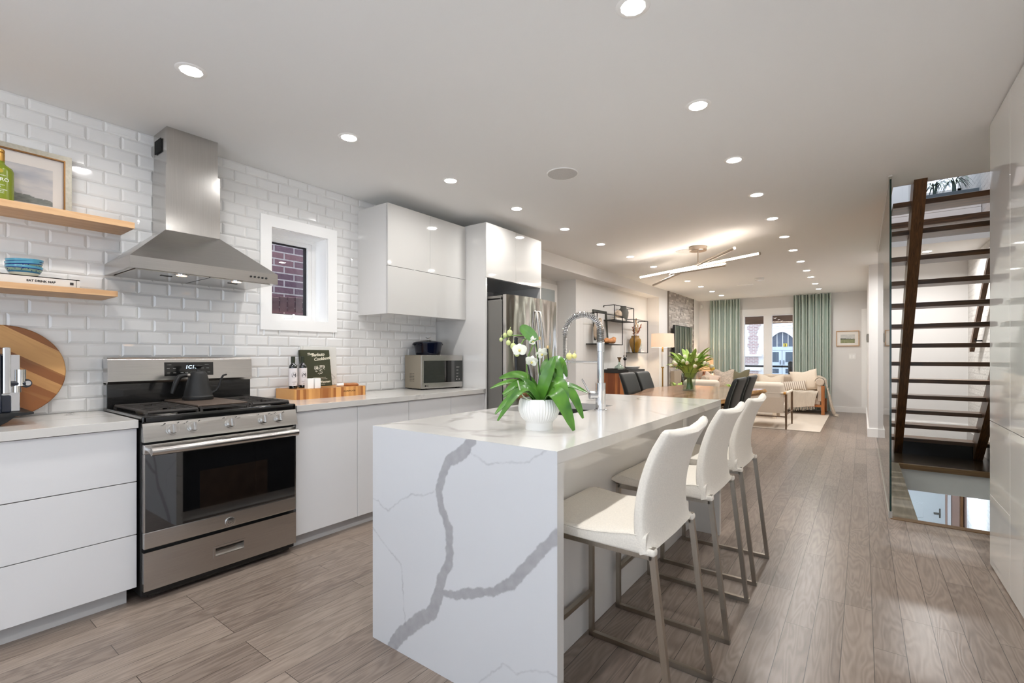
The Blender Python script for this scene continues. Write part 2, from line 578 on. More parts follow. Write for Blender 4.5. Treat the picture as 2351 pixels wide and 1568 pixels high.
m_wall = M('wall_paint', (226, 224, 222), .6, bump_=.02, nscale=200)
m_beadw, nt, b_ = new_mat('beadboard_paint')
b_.inputs['Base Color'].default_value = lin((226, 224, 221)); b_.inputs['Roughness'].default_value = .6
wv_ = N(nt, 'TexWave', wave_type='BANDS', bands_direction='Y', wave_profile='SAW'); wv_.inputs['Scale'].default_value = 3.1
nt.links.new(coords(nt, (1, 1, 1), 'World'), wv_.inputs['Vector'])
bump(nt, b_, ramp(nt, wv_.outputs['Fac'], [(0, (0, 0, 0, 1)), (.05, (1, 1, 1, 1))]), .35, .004)
m_wall2 = M('niche_paint', (232, 231, 229), .6, bump_=.02, nscale=200)
m_ceil = M('ceiling_paint', (239, 239, 238), .8, bump_=.03, nscale=160)
m_trim = M('trim_paint', (246, 245, 243), .3)
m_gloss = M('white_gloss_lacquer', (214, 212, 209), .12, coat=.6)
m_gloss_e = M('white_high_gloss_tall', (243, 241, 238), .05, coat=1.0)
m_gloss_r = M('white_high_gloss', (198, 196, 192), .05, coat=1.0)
m_semi = M('white_matt_cabinet', (222, 221, 221), .35)
m_toe = M('grey_toe_kick', (186, 184, 182), .4)
m_gap = M('dark_gap', (70, 66, 62), .7)
m_floor = floor_mat('grey_brown_oak_planks', (104, 91, 82), (155, 140, 128), phase=.286)
m_floor_up = floor_mat('stained_oak_upper', (76, 58, 44), (112, 88, 68))
m_quartz = quartz('veined_white_quartz')
m_tile = M('white_glazed_tile', (230, 229, 227), .06, coat=.5)
m_grout = M('tile_grout', (222, 220, 216), .8)
m_steel = brushed('brushed_stainless', (204, 201, 197), .22, 'Y')
m_steelv = brushed('brushed_stainless_upright', (206, 203, 199), .2, 'Z')
m_steel_d = M('dull_steel', (150, 147, 142), .4, 1)
m_greyside = M('fridge_grey_paint', (124, 121, 116), .4, .3)
m_chrome = M('polished_chrome', (225, 226, 228), .06, 1)
m_nickel = brushed('brushed_nickel_tube', (176, 168, 156), .3, 'Z')
m_black = M('black_enamel', (20, 20, 20), .18, coat=.4)
m_blackm = M('matt_black', (20, 20, 20), .5)
m_iron = M('cast_iron', (58, 54, 51), .6, .2, bump_=.2, nscale=300)
m_bglass = M('black_oven_glass', (7, 8, 10), .03, ior=2.2)
m_oak = wood('light_oak', (196, 152, 108), (222, 184, 140), 'Y', 1.0, .45)
m_teak = wood('teak_strips', (140, 84, 36), (206, 156, 96), 'Y', 1.0, .4, strips=.05, strip_axis='Z')
m_block = wood('acacia_block', (152, 92, 44), (214, 158, 92), 'Z', 1.0, .4, strips=.022, strip_axis='Y')
m_dark = wood('dark_stained_oak', (62, 40, 22), (118, 80, 48), 'Y', 3.0, .35, rot=(R(41.8), 0, 0))
m_darkx = wood('dark_stained_tread', (50, 34, 20), (104, 72, 44), 'X', 1.0, .35)
m_linen = M('white_linen', (228, 221, 209), .9, noise_=.06, nscale=180, bump_=.12, sheen=.2)
m_white = M('white_ceramic', (238, 237, 234), .25)
m_cord = M('cream_fabric', (214, 202, 187), .95, noise_=.05, nscale=200, bump_=.15)
m_leather = M('dark_green_grey_leather', (24, 26, 23), .42, noise_=.12, nscale=90, bump_=.06)
m_glass = thin_glass('window_glass')
m_glasst = thin_glass('stair_glass', (244, 249, 246))
m_gedge = M('green_glass_edge', (6, 40, 32), .1)
m_clear = thin_glass('clear_glass', (240, 246, 243), refl=1.2)
m_lens = M('lamp_lens', (255, 252, 246), .5, emit=(255, 249, 243), es=DOWNLIGHT_S)
m_bulb = M('warm_bulb', (255, 240, 220), .5, emit=(255, 226, 190), es=240)
m_brass = M('brass', (186, 148, 88), .25, 1)
# ================================================================== SETTING
HC = 2.58
XW = -3.53
# floor
m_tile_dark = brick_mat('dark_landing_tile', (58, 46, 36), (70, 56, 44), (104, 90, 74), .30, .118, .002, 'XY', .25, .04)
m_pbrick = brick_mat('white_painted_brick', (226, 223, 219), (220, 217, 213), (216, 213, 209), .21, .07, .012, 'YZ', .7, .45)
m_cool = M('basement_paint', (226, 230, 230), .6)
m_rose = M('rose_plaster', (186, 158, 144), .7, noise_=.05, nscale=5)
SB('floor', m_floor, (-4.0, .17, -2.3, 12.6, -.29, 0), (.17, 1.25, -2.3, 4.60, -.29, 0))
SB('floor_landing', m_tile_dark, (.17, 1.2, 6.94, 9.3, -.04, 0))
SB('floor_stair_edge', wood('grey_edge_board', (104, 94, 80), (132, 120, 104), 'Y', 1, .4), (.17, .333, 4.60, 6.94, -.04, 0))
SB('ceiling_basement', m_wall, (.17, 1.2, 6.94, 9.3, -.29, -.04), (.17, .333, 4.60, 6.94, -.29, -.04), (-1.6, -.0, 3.4, 3.41, -.3, -.29))
SB('trim_stair_nosing', wood('nosing_oak', (92, 66, 40), (128, 98, 64), 'X', 1, .4), (.333, 1.2, 6.885, 6.94, -.05, .004), (.17, 1.2, 4.53, 4.605, -.03, .004))
# ceiling with the stair opening
SB('ceiling', m_ceil, (-4.0, .2, -2.3, 12.6, HC, 2.866), (.2, 1.35, -2.3, 4.89, HC, 2.866), (.2, 1.35, 7.64, 12.6, HC, 2.866))
SB('trim_upper_nosing', m_darkx, (.2, 1.2, 7.59, 7.70, 2.81, 2.872), (.2, 1.2, 4.83, 4.90, 2.83, 2.872))
# left wall with the window hole
WY0, WY1, WZ0, WZ1 = 1.755, 2.213, 1.494, 2.176
SB('wall_left', m_wall2, (-3.80, XW, -2.3, -2.07, 0, HC), (-3.80, XW, -.97, WY0, 0, HC), (-3.80, XW, -2.07, -.97, 0, .9), (-3.80, XW, -2.07, -.97, 2.3, HC), (-3.80, XW, WY1, 4.43, 0, HC), (-3.80, XW, WY0, WY1, 0, WZ0), (-3.80, XW, WY0, WY1, WZ1, HC))
SB('wall_recess', m_wall, (-4.0, -3.9, 4.43, 6.45, 0, 2.4), (-4.0, -3.80, 4.33, 4.43, 0, 2.4))
SB('wall_niche', m_beadw, (-4.0, -3.55, 6.45, 12.6, 0, HC))
SB('wall_column', m_wall, (-3.55, -3.31, 9.48, 12.6, 0, HC))
SB('trim_bulkhead', m_wall, (-3.9, -3.31, 4.43, 9.48, 2.40, HC))
# far wall with window hole
FX0, FX1, FZ0, FZ1 = -2.30, -1.24, .42, 2.17
FY = 12.42
SB('wall_far', m_wall, (-3.4, FX0, FY, 12.6, 0, HC), (FX1, .30, FY, 12.6, 0, HC), (FX0, FX1, FY, 12.6, 0, FZ0), (FX0, FX1, FY, 12.6, FZ1, HC))
SB('wall_partition', m_wall, (.08, .22, 8.9, FY, 0, HC))
SB('wall_stair_back', m_wall, (.22, 1.25, 9.2, 9.32, 0, HC))
SB('wall_right', m_wall, (1.2, 1.35, -2.3, -2.1, 0, HC), (1.2, 1.35, .1, 4.6, 0, HC), (1.2, 1.35, -2.1, .1, 0, .3), (1.2, 1.35, -2.1, .1, 2.4, HC))
m = MB()
for y0, y1 in ((-2.1, -1.0), (-1.0, .1)):
    for b in ((y0, y0 + .05, .3, 2.4), (y1 - .05, y1, .3, 2.4), (y0 + .05, y1 - .05, .3, .35), (y0 + .05, y1 - .05, 2.35, 2.4)): m.box(1.25, 1.31, *b)
o = m.build('window_added_right', m_trim, kind='structure')  # unseen right-hand window, added to bring daylight onto the left side
MB().box(1.278, 1.282, -2.05, -1.05, .35, 2.35).box(1.278, 1.282, -.95, .05, .35, 2.35).build('pane', m_glass, o)
SB('wall_stair_right', m_pbrick, (1.2, 1.35, 4.6, 9.3, -2.4, 5.0))
SB('wall_back', m_wall, (-3.8, -2.3, -2.45, -2.3, 0, HC), (1.0, 1.35, -2.45, -2.3, 0, HC), (-2.3, 1.0, -2.45, -2.3, 2.45, HC))
m = MB(); mp = MB()
for i in range(1, 4):
    x0 = -3.4 + 1.1 * i + .02; x1 = x0 + 1.06
    m.box(x0, x1, -2.40, -2.34, 0, .09); m.box(x0, x1, -2.40, -2.34, 2.37, 2.45)
    m.box(x0, x0 + .06, -2.40, -2.34, .09, 2.37); m.box(x1 - .06, x1, -2.40, -2.34, .09, 2.37)
    mp.box(x0 + .06, x1 - .06, -2.372, -2.368, .09, 2.37)
for i in range(1, 5): m.box(-3.42 + 1.1 * i, -3.38 + 1.1 * i, -2.42, -2.32, 0, 2.45)
o = m.build('door_added_daylight', m_trim, kind='structure')  # unseen glazed door, added so daylight fills the room from behind
mp.build('pane', m_glass, o)
# unseen yard, made snow white to throw light up at the ceiling
SB('ground_yard', M('yard_bounce_white', (240, 242, 245), .9), (-12, 12, -18, -2.46, -.3, -.1), (1.36, 12, -2.46, 6, -.3, -.1))
SB('roof_sky_block', m_trim, (-6, 3.5, -5.2, -2.46, 2.62, 2.7))  # unseen awning added to keep sky light off the island front
# baseboards
SB('baseboard_far', m_trim, (-1.2, .0, FY - .016, FY, 0, .115), bev=0) if False else SB('baseboard_far', m_trim, (-3.3, .0, FY - .016, FY, 0, .115))
SB('baseboard_partition', m_trim, (.062, .238, 8.882, 8.90, 0, .125), (.062, .08, 8.9, FY - .02, 0, .125), (.22, .238, 8.9, 9.2, 0, .125))
SB('baseboard_stair_back', m_trim, (.24, 1.2, 9.18, 9.2, 0, .245))
SB('baseboard_stair_right', m_toe, (1.185, 1.2, 6.9, 9.18, 0, .17))
SB('baseboard_niche', m_trim, (-3.55, -3.534, 6.45, 9.48, 0, .115))
SB('trim_doorway', m_trim, (-.012, .08, FY - .03, FY, 0, 2.2))
# side door in the recess
m = MB().box(-3.90, -3.87, 5.42, 6.43, 0, 2.33)
d1 = m.build('door_1', m_trim, kind='structure')
MB().box(-3.872, -3.862, 5.56, 6.34, 1.1, 2.235).build('frosted_pane', M('frosted_glass', (176, 184, 186), .25), d1)

# tile cladding on the kitchen wall
TW, TH, G = .1565, .0767, .003
hole = (1.70, 2.27, 1.44, 2.235)
m = MB()


trnd = random.Random(33)


def tile(y0, y1, z0, z1):
    if y1 - y0 < .012 or z1 - z0 < .012: return
    b = min(.011, (y1 - y0) * .4, (z1 - z0) * .4)
    xa, xb = XW + .0045, XW + .009
    a1, a2 = trnd.uniform(-.0005, .0005), trnd.uniform(-.0005, .0005)
    vs = [(xa, y0, z0), (xa, y1, z0), (xa, y1, z1), (xa, y0, z1), (xb + a1 + a2, y0 + b, z0 + b), (xb - a1 + a2, y1 - b, z0 + b), (xb - a1 - a2, y1 - b, z1 - b), (xb + a1 - a2, y0 + b, z1 - b)]
    m.add(vs, [(4, 5, 6, 7), (0, 1, 5, 4), (1, 2, 6, 5), (2, 3, 7, 6), (3, 0, 4, 7)])


for r in range(22):
    z0 = .9085 + r * TH + G / 2; z1 = min(z0 + TH - G, HC - .002)
    off = .7185 + (TW / 2 if r % 2 else 0)
    k = -10
    while off + k * TW < 3.45:
        y0 = max(off + k * TW + G / 2, -.85); y1 = min(off + (k + 1) * TW - G / 2, 3.45); k += 1
        if y1 <= y0: continue
        if y1 <= hole[0] or y0 >= hole[1] or z1 <= hole[2] or z0 >= hole[3]:
            tile(y0, y1, z0, z1)
        else:
            if y0 < hole[0]: tile(y0, hole[0], z0, z1)
            if y1 > hole[1]: tile(hole[1], y1, z0, z1)
            ya, yb = max(y0, hole[0]), min(y1, hole[1])
            if z0 < hole[2]: tile(ya, yb, z0, hole[2])
            if z1 > hole[3]: tile(ya, yb, hole[3], z1)
wt = m.build('wall_left_tiles', m_tile, kind='structure', angle=10)
MB().box(XW, XW + .0025, -.85, 1.72, .88, HC).box(XW, XW + .0025, 2.25, 3.45, .88, HC).box(XW, XW + .0025, 1.72, 2.25, .88, 1.46).box(XW, XW + .0025, 1.72, 2.25, 2.21, HC).build('grout', m_grout, wt)

# kitchen window
m = MB()
for b in ((1.673, 1.755, 1.414, 2.258), (2.213, 2.295, 1.414, 2.258), (1.755, 2.213, 1.414, 1.494), (1.755, 2.213, 2.176, 2.258)):
    m.box(XW + .001, XW + .022, b[0], b[1], b[2], b[3])
w1 = m.build('window_1', m_trim, kind='structure')
m = MB()
for b in ((WY0, WY0 + .02), (WY1 - .004, WY1)): m.box(-3.80, XW + .002, b[0] - .02 if b[0] == WY0 else b[0], b[0] + .004 if b[0] == WY0 else b[1] + .01, WZ0 - .01, WZ1 + .01)
m.box(-3.80, XW + .002, WY0, WY1, WZ0 - .02, WZ0 + .004).box(-3.80, XW + .002, WY0, WY1, WZ1 - .004, WZ1 + .02)
m.build('reveal', m_trim, w1)
m = MB()
def sash(m, x0, x1, y0, y1, z0, z1, w):
    m.box(x0, x1, y0, y0 + w, z0, z1).box(x0, x1, y1 - w, y1, z0, z1).box(x0, x1, y0 + w, y1 - w, z0, z0 + w).box(x0, x1, y0 + w, y1 - w, z1 - w, z1)
sash(m, -3.80, -3.70, WY0, WY1, WZ0, WZ1, .028)
sash(m, -3.785, -3.715, WY0 + .028, WY1 - .028, WZ0 + .028, WZ1 - .028, .03)
m.build('frame', m_trim, w1)
m = MB(); sash(m, -3.775, -3.735, WY0 + .056, WY1 - .056, WZ0 + .056, WZ1 - .056, .008)
m.build('gasket', m_blackm, w1)
MB().box(-3.757, -3.753, WY0 + .058, WY1 - .058, WZ0 + .058, WZ1 - .058).build('pane', m_glass, w1)
MB().box(-3.69, -3.655, 1.93, 2.02, WZ0 + .006, WZ0 + .022, .006).bar((-3.672, 2.0, WZ0 + .02), (-3.662, 2.005, WZ0 + .05), .012).ball((-3.66, 2.005, WZ0 + .05), .011).build('crank_handle', m_trim, w1)

m = MB(); sash(m, -3.74, -3.68, -2.07, -.97, .9, 2.3, .05)
o = m.build('window_added_left', m_trim, kind='structure')  # unseen window added to brighten the tall cabinets opposite
MB().box(-3.712, -3.708, -2.02, -1.02, .95, 2.25).build('pane', m_glass, o)
# far window
m = MB()
m.box(-2.37, FX0, FY - .02, FY, .36, 2.17).box(FX1, -1.17, FY - .02, FY, .36, 2.17).box(-2.39, -1.15, FY - .028, FY, 2.19, 2.31).box(-2.37, -1.17, FY - .02, FY, 2.17, 2.19).box(-2.39, -1.15, FY - .05, FY, .38, .42)
w2 = m.build('window_2', m_trim, kind='structure')
m = MB()
m.box(FX0, -2.27, FY, 12.52, FZ0, FZ1).box(-1.27, FX1, FY, 12.52, FZ0, FZ1).box(-2.27, -1.27, FY, 12.52, FZ0, FZ0 + .05).box(-2.27, -1.27, FY, 12.52, 2.145, FZ1)
m.box(-1.86, -1.69, FY, 12.54, FZ0 + .05, 2.145)
m.build('frame', m_trim, w2)
m = MB(); m.box(-2.27, -1.86, 12.478, 12.482, FZ0 + .05, 2.145).box(-1.69, -1.27, 12.478, 12.482, FZ0 + .05, 2.145)
m.build('pane', m_glass, w2)

# ------------------------------------------------------------------ upper floor and basement shells
SB('floor_upper', m_floor_up, (-1.6, .2, 2.4, 10.0, 2.866, 2.872), (.2, 1.2, 2.4, 4.83, 2.866, 2.872), (.2, 1.2, 7.70, 10.0, 2.866, 2.872))
SB('wall_upper', m_wall, (-1.7, -1.6, 2.4, 10, 2.87, 5.1), (-1.7, 1.35, 2.3, 2.4, 2.87, 5.1),
   (-1.7, .70, 9.3, 9.4, 2.87, 5.1), (1.10, 1.35, 9.3, 9.4, 2.87, 5.1), (.70, 1.10, 9.3, 9.4, 2.87, 3.62), (.70, 1.10, 9.3, 9.4, 4.7, 5.1), (1.2, 1.35, 2.3, 4.6, 2.87, 5.1))
m = MB(); m.box(.66, .70, 9.27, 9.3, 3.58, 4.74).box(1.10, 1.14, 9.27, 9.3, 3.58, 4.74).box(.66, 1.14, 9.27, 9.3, 3.58, 3.62)
o = m.build('window_added_upper', m_trim, kind='structure')  # upstairs window added for more daylight
MB().box(.70, 1.10, 9.34, 9.344, 3.62, 4.7).build('pane', m_glass, o)
SB('trim_upper_door', m_trim, (.49, .56, 9.27, 9.3, 2.87, 4.0), (-.3, .49, 9.28, 9.3, 2.87, 4.0))
SB('ceiling_upper', m_ceil, (-1.7, -.6, 2.3, 9.4, 5.0, 5.1), (-.6, 1.35, 2.3, 4.3, 5.0, 5.1), (-.6, 1.35, 8.9, 9.4, 5.0, 5.1))  # gap left as an added skylight, to brighten the stairs
SB('floor_basement', M('basement_vinyl', (150, 140, 128), .5), (-1.6, 3.0, 3.4, 10.7, -2.45, -2.35))
SB('wall_basement', m_cool, (-1.7, -1.6, 3.4, 10.7, -2.35, -.3), (-1.6, .0, 10.5, 10.6, -2.35, -.3), (2.9, 3.0, 3.4, 10.7, -2.35, -.3), (-1.6, 3.0, 3.3, 3.4, -2.35, -.3))
SB('wall_basement_rose', m_rose, (.0, 2.9, 10.5, 10.6, -2.35, -.3))
SB('ceiling_basement_hall', m_wall, (1.25, 3.0, 3.4, 10.6, -.30, -.28), (.17, 1.3, 9.3, 10.6, -.30, -.28))
m = MB().box(.15, 1.09, 10.44, 10.50, -2.35, -.35)
d3 = m.build('door_2', m_cool, kind='structure')
MB().box(.62, .82, 10.425, 10.44, -1.49, -1.255, .004).box(.605, .835, 10.433, 10.44, -1.505, -1.24).build('access_panel', m_cool, d3)
MB().box(1.015, 1.035, 10.43, 10.44, -1.45, -1.30).bar((1.025, 10.40, -1.37), (.945, 10.40, -1.37), .016).bar((1.025, 10.44, -1.37), (1.025, 10.395, -1.37), .014).build('door_handle', m_steel_d, d3)
SB('trim_basement_post', wood('basement_post', (132, 92, 58), (160, 120, 84), 'Z'), (1.27, 1.30, 10.40, 10.5, -2.35, -.3))
SB('trim_basement_frame', m_trim, (1.12, 1.16, 10.42, 10.5, -2.35, -.3))
t = T('added_flush_light', 'unseen round flush lamp added to brighten the basement', 'ceiling light', (.75, 8.6, -.30))  # glowing disc added out of view to light the basement
MB().lathe([(.16, -.30), (.16, -.34), (.14, -.36), (0, -.36)], (.75, 8.6, 0), 24).build('diffuser', M('basement_fill_lens', (240, 248, 255), .5, emit=(222, 238, 255), es=120), t)

# ------------------------------------------------------------------ outside
m_obrick = brick_mat('neighbour_brick', (136, 100, 106), (106, 84, 98), (196, 188, 186), .215, .072, .007, 'YZ', .9, .5)
o = SB('exterior_neighbour', m_obrick, (-5.1, -4.9, .9, 7.5, -.5, 3.1))
m = MB()
for i in range(9):
    y = 2.36 + i * .085; zz = 1.755 + .03 * (1 - ((i - 4) / 4) ** 2)
    m.box(-4.9, -4.888, y, y + .075, zz - .10, zz + .06, .006)
m.build('arch_bricks', M('dark_brick', (98, 76, 78), .9, noise_=.2, nscale=20), o)
m = MB(); m.box(-4.9, -4.84, 2.3, 3.2, 1.60, 1.655, .01)
m.build('sill', M('weathered_sill', (196, 176, 172), .9, noise_=.35, nscale=50), o)
m_stone = M('limestone', (243, 242, 241), .9, noise_=.05, nscale=6)
m_fbrick = brick_mat('school_brick', (206, 174, 170), (182, 154, 154), (226, 220, 216), .2, .07, .012, 'XZ', .9, .4)
SB('ground_street', M('street_asphalt', (92, 93, 96), .9), (-14, 8, 12.7, 24, -.7, -.5))
fac = T('school_building', 'pale stone and brick building across the street', 'building', (-3, 24, -.5))
MB().box(-9, 2.5, 24, 24.6, -.5, 6).build('stone_wall', m_stone, fac)
m = MB()
for z, dx in ((2.56, .06), (2.40, 0), (2.24, -.04), (2.08, .03), (1.92, 0), (1.76, .05), (1.60, 0), (1.44, -.04)):
    m.box(-4.20 - dx, -3.84 + dx, 23.96, 24, z - .16, z)
m.box(-4.20, -3.70, 23.96, 24, 2.56, 3.2)
m.box(-4.6, -3.80, 23.96, 24, .80, 1.14).box(-4.6, -3.80, 23.96, 24, -.4, .50)
m.build('brick_panel', m_fbrick, fac)
for b_ in ((-4.8, -3.66, 23.86, 24, 1.16, 1.27), (-4.8, -3.7, 23.9, 24, .52, .62), (-3.5, -2.0, 23.9, 24, 2.42, 2.5)): MB().box(*b_).build('ledge', m_stone, fac)
m = MB()
for i in range(7): m.box(-3.6 + i * .24, -3.6 + i * .24 + .14, 23.9, 24, 2.52, 2.82)
m.build('dentils', m_stone, fac)
cx = -2.85
arch = []
for i in range(13):
    t_ = i / 12; arch.append((cx - .62 + .62 * t_ * 1.0, 1.72 + .52 * math.sin(t_ * PI / 2)))
full = arch + [(2 * cx - a, b) for a, b in arch[::-1][1:]]
m = MB()
outer = [((a - cx) * 1.17 + cx, 1.72 + (b - 1.72) * 1.2) for a, b in full]
for i in range(len(full) - 1):
    q = [full[i], full[i + 1], outer[i + 1], outer[i]]
    m.prism(q, 'Y', 23.84, 24)
m.box(cx - .73, cx - .62, 23.84, 24, -.3, 1.72).box(cx + .62, cx + .73, 23.84, 24, -.3, 1.72)
m.build('door_arch', m_stone, fac)
m = MB(); m.prism([(cx - .62, 1.58)] + full + [(cx + .62, 1.58)], 'Y', 23.97, 23.99)
fl = m.build('transom', M('transom_glass', (96, 106, 122), .2), fac)
m = MB()
for dx in (-.42, -.2, .02, .23, .44): m.box(cx + dx - .012, cx + dx + .012, 23.95, 23.97, 1.58, 1.72 + .5 * math.cos(abs(dx) / .62 * PI / 2) ** .6)
m.build('mullion', m_trim, fl)
m = MB().box(cx - .62, cx + .62, 23.93, 23.99, 1.44, 1.60)
for sgn in (-1, 1): m.box(cx + .012 * sgn, cx + .61 * sgn, 23.94, 23.99, -.3, 1.43)
dd = m.build('double_door', M('pale_blue_door', (206, 218, 232), .5), fac)
m_dg = M('door_glass', (84, 98, 112), .2)
for sgn in (-1, 1):
    MB().box(cx + .13 * sgn, cx + .5 * sgn, 23.93, 23.94, .92, 1.36).build('door_glass', m_dg, dd)
    MB().box(cx + .13 * sgn, cx + .5 * sgn, 23.93, 23.94, .42, .62).build('door_glass', m_dg, dd)
    MB().cyl((cx + .07 * sgn, 23.9, .80), (cx + .07 * sgn, 23.9, 1.0), .014, seg=8).build('handle', m_blackm, dd)
MB().box(-2.80, -2.655, 23.90, 23.93, 1.60, 1.74).build('number_plate', M('yellow_plate', (232, 206, 84), .5), fac)
MB().text('2', .15, (-2.728, 23.895, 1.618), (1, 0, 0), (0, 0, 1), align='CENTER', depth=.004, bold=.004).build('number', m_blackm, fac)
t = T('porch_canopy', 'brown timber porch roof outside the living room window', 'canopy', (-2, 13.7, 2.3))
MB().box(-4.5, 1.5, 12.62, 14.9, 2.47, 2.52).build('soffit', wood('porch_timber', (112, 84, 66), (146, 114, 92), 'X', .6, .7), t)
MB().box(-4.5, 1.5, 14.75, 14.9, 2.10, 2.47).build('fascia', wood('porch_fascia', (104, 78, 60), (136, 106, 84), 'X', .6, .7), t)
t = T('porch_railing', 'dark metal porch railing with ball topped post outside the window', 'railing', (-2, 14.5, -.3))
MB().box(-4.5, 1.5, 14.47, 14.53, .895, .945).build('top_rail', m_blackm, t)
MB().cyl((-1.53, 14.5, -.3), (-1.53, 14.5, .98), .06, seg=14).ball((-1.53, 14.5, 1.0), .065).build('post', m_blackm, t)
m = MB().box(-4.5, 1.5, 12.62, 14.9, -.35, -.3)
m.build('floor_porch', M('porch_boards', (150, 146, 142), .8), kind='structure')
# ================================================================== KITCHEN RUN
CF = -2.863           # worktop front
DF = -2.882           # door front
CZ = .908
# ---- base cabinets
def base_cab(y0, y1, label, drawers=False, group='base cabinets along the tiled wall'):
    t = T('base_cabinet', label, 'cabinet', (-3.2, (y0 + y1) / 2, 0), group)
    MB().box(-3.52, DF - .022, y0, y1, .078, .868).build('body', m_semi, t)
    if drawers:
        for z0, z1 in ((.080, .339), (.343, .600), (.604, .864)):
            MB().box(DF - .02, DF, y0 + .0015, y1 - .0015, z0, z1, .0015).build('drawer_front', m_semi, t)
        MB().box(DF - .024, DF - .02, y0 + .003, y1 - .003, .079, .866).build('shadow_gap', m_gap, t)
    else:
        MB().box(DF - .02, DF, y0 + .0015, y1 - .0015, .080, .864, .0015).build('door', m_semi, t)
    MB().box(-2.96, -2.93, y0, y1 - (.03 if drawers else 0), 0.0, .078).build('toe_kick', m_toe, t)
    return t


base_cab(-.13, .777, 'white three drawer base cabinet left of the steel range', True)
base_cab(1.592, 2.047, 'white single door base cabinet right of the range, under the butcher block')
base_cab(2.047, 2.521, 'white base cabinet second from the range, half hidden behind the marble island')
base_cab(2.521, 2.999, 'white base cabinet third from the range, its top seen over the island')
base_cab(2.999, 3.449, 'white base cabinet under the microwave beside the tall fridge panel')
MB().box(-3.5215, CF, -.15, .778, .868, CZ, .002).build('worktop', m_quartz, label='short veined quartz worktop left of the range holding the coffee machine', cat='worktop')
MB().box(-3.5215, CF, 1.590, 3.452, .868, CZ, .002).build('worktop', m_quartz, label='long veined quartz worktop right of the range holding the microwave', cat='worktop')

# ---- range
RY0, RY1 = .786, 1.568
RF = -2.83
t = T('gas_range', 'stainless steel gas range with black oven glass and back guard', 'stove', (-3.15, 1.177, 0))
MB().box(-3.50, -2.86, RY0, RY1, .03, .895, .004).build('body', m_blackm, t)
m = MB()
for x in (-3.42, -2.95):
    for y in (.83, 1.52): m.cyl((x, y, 0), (x, y, .04), .02, seg=12)
m.build('foot', m_blackm, t)
# oven door
dz0, dz1 = .268, .785
m = MB()
m.box(-2.86, RF, RY0 + .003, RY1 - .003, dz0, .352, .006).box(-2.86, RF, RY0 + .003, RY1 - .003, .735, dz1, .006)
m.box(-2.86, RF - .003, RY0 + .003, RY0 + .012, .35, .737).box(-2.86, RF - .003, RY1 - .012, RY1 - .003, .35, .737)
od = m.build('oven_door', m_steel, t)
MB().box(-2.858, RF - .002, RY0 + .010, RY1 - .010, .352, .736).build('oven_glass', m_bglass, od)
m = MB(); m.box(RF - .0021, RF - .0014, 1.035, 1.39, .40, .61)
m.build('oven_window', M('tinted_oven_window', (26, 18, 13), .04, ior=2.2, noise_=.6, nscale=22), od)
m = MB()
for y0, y1 in ((.93, 1.01), (1.06, 1.20), (1.24, 1.36), (1.40, 1.45)): m.box(RF - .022, RF + .0, y0, y1, .7855, .7865)
m.build('vent_slot', m_black, od)
pts = []
for i in range(21):
    u = i / 20; y = RY0 + .02 + u * (RY1 - RY0 - .04)
    pts.append((RF + .048 + .008 * math.sin(u * PI), y, .755))
m = MB().tube(pts, .021, 14)
for y in (RY0 + .03, RY1 - .03): m.cyl((RF - .005, y, .757), (RF + .05, y, .756), .016, .019, seg=14)
m.build('handle', m_steel, od)
m = MB().lathe([(.0, .0), (.026, .0), (.026, .004), (.023, .006), (0, .006)], (RF, 1.183, .30), 28, axis='X')
bd = m.build('emblem_badge', m_steel, od)
m = MB()
m.text('GE', .022, (RF + .0065, 1.183, .292), (0, 1, 0), (0, 0, 1), align='CENTER', shear=.2)
m.tube([(RF + .0065, 1.183 + .021 * math.cos(a * PI / 12), .30 + .021 * math.sin(a * PI / 12)) for a in range(24)], .0012, 6, closed=True)
m.build('monogram', m_steel_d, bd)
# storage drawer
m = MB()
sy0, sy1, sz0, sz1 = 1.105, 1.26, .125, .178
m.box(-2.86, RF, RY0 + .003, sy0, .062, .252).box(-2.86, RF, sy1, RY1 - .003, .062, .252)
m.box(-2.86, RF, sy0, sy1, .062, sz0).box(-2.86, RF, sy0, sy1, sz1, .252)
dr = m.build('storage_drawer', m_steel, t)
m = MB(); m.box(-2.862, -2.855, sy0, sy1, sz0, sz1, mi=1)
for b in ((sy0 - .006, sy0 + .004, sz0 - .006, sz1 + .006), (sy1 - .004, sy1 + .006, sz0 - .006, sz1 + .006), (sy0 + .004, sy1 - .004, sz0 - .006, sz0 + .004), (sy0 + .004, sy1 - .004, sz1 - .004, sz1 + .006)):
    m.box(RF - .012, RF + .003, b[0], b[1], b[2], b[3])
m.prism([(-2.855, sz0), (RF, sz0), (RF, sz0 + .008), (-2.855, sz0 + .03)], 'Y', sy0, sy1)
m.build('recessed_pull', [m_steel, m_black], dr)
MB().box(-2.90, -2.865, RY0 + .03, RY1 - .03, .02, .27).build('kick_plate', m_black, t)
# control panel (slanted)
cp = [(-2.86, .798), (-2.815, .798), (-2.818, .815), (-2.84, .889), (-2.86, .889)]
cpo = MB().prism(cp, 'Y', RY0, RY1).build('control_panel', m_steel, t)
nx, nz = .958, .286
for i, (y, z) in enumerate(((.910, .848), (1.004, .849), (1.186, .849), (1.366, .849), (1.458, .849))):
    a = Vector((-2.828, y, z)); n = Vector((nx, 0, nz))
    k = MB().cyl(a - n * .004, a + n * .006, .030, .029, seg=28).cyl(a + n * .006, a + n * .026, .024, .022, seg=28).build('knob', m_steel, t)
    u = Vector((-nz, 0, nx))
    MB().bar(a + n * .029 - u * .021, a + n * .029 + u * .021, .008, .010, up=tuple(n)).build('grip', m_chrome, k)
m = MB()
for y in (.875, .935, .975, 1.03, 1.15, 1.215, 1.335, 1.40, 1.435, 1.485):
    m.box(-2.8305, -2.829, y, y + .004, .878, .883)
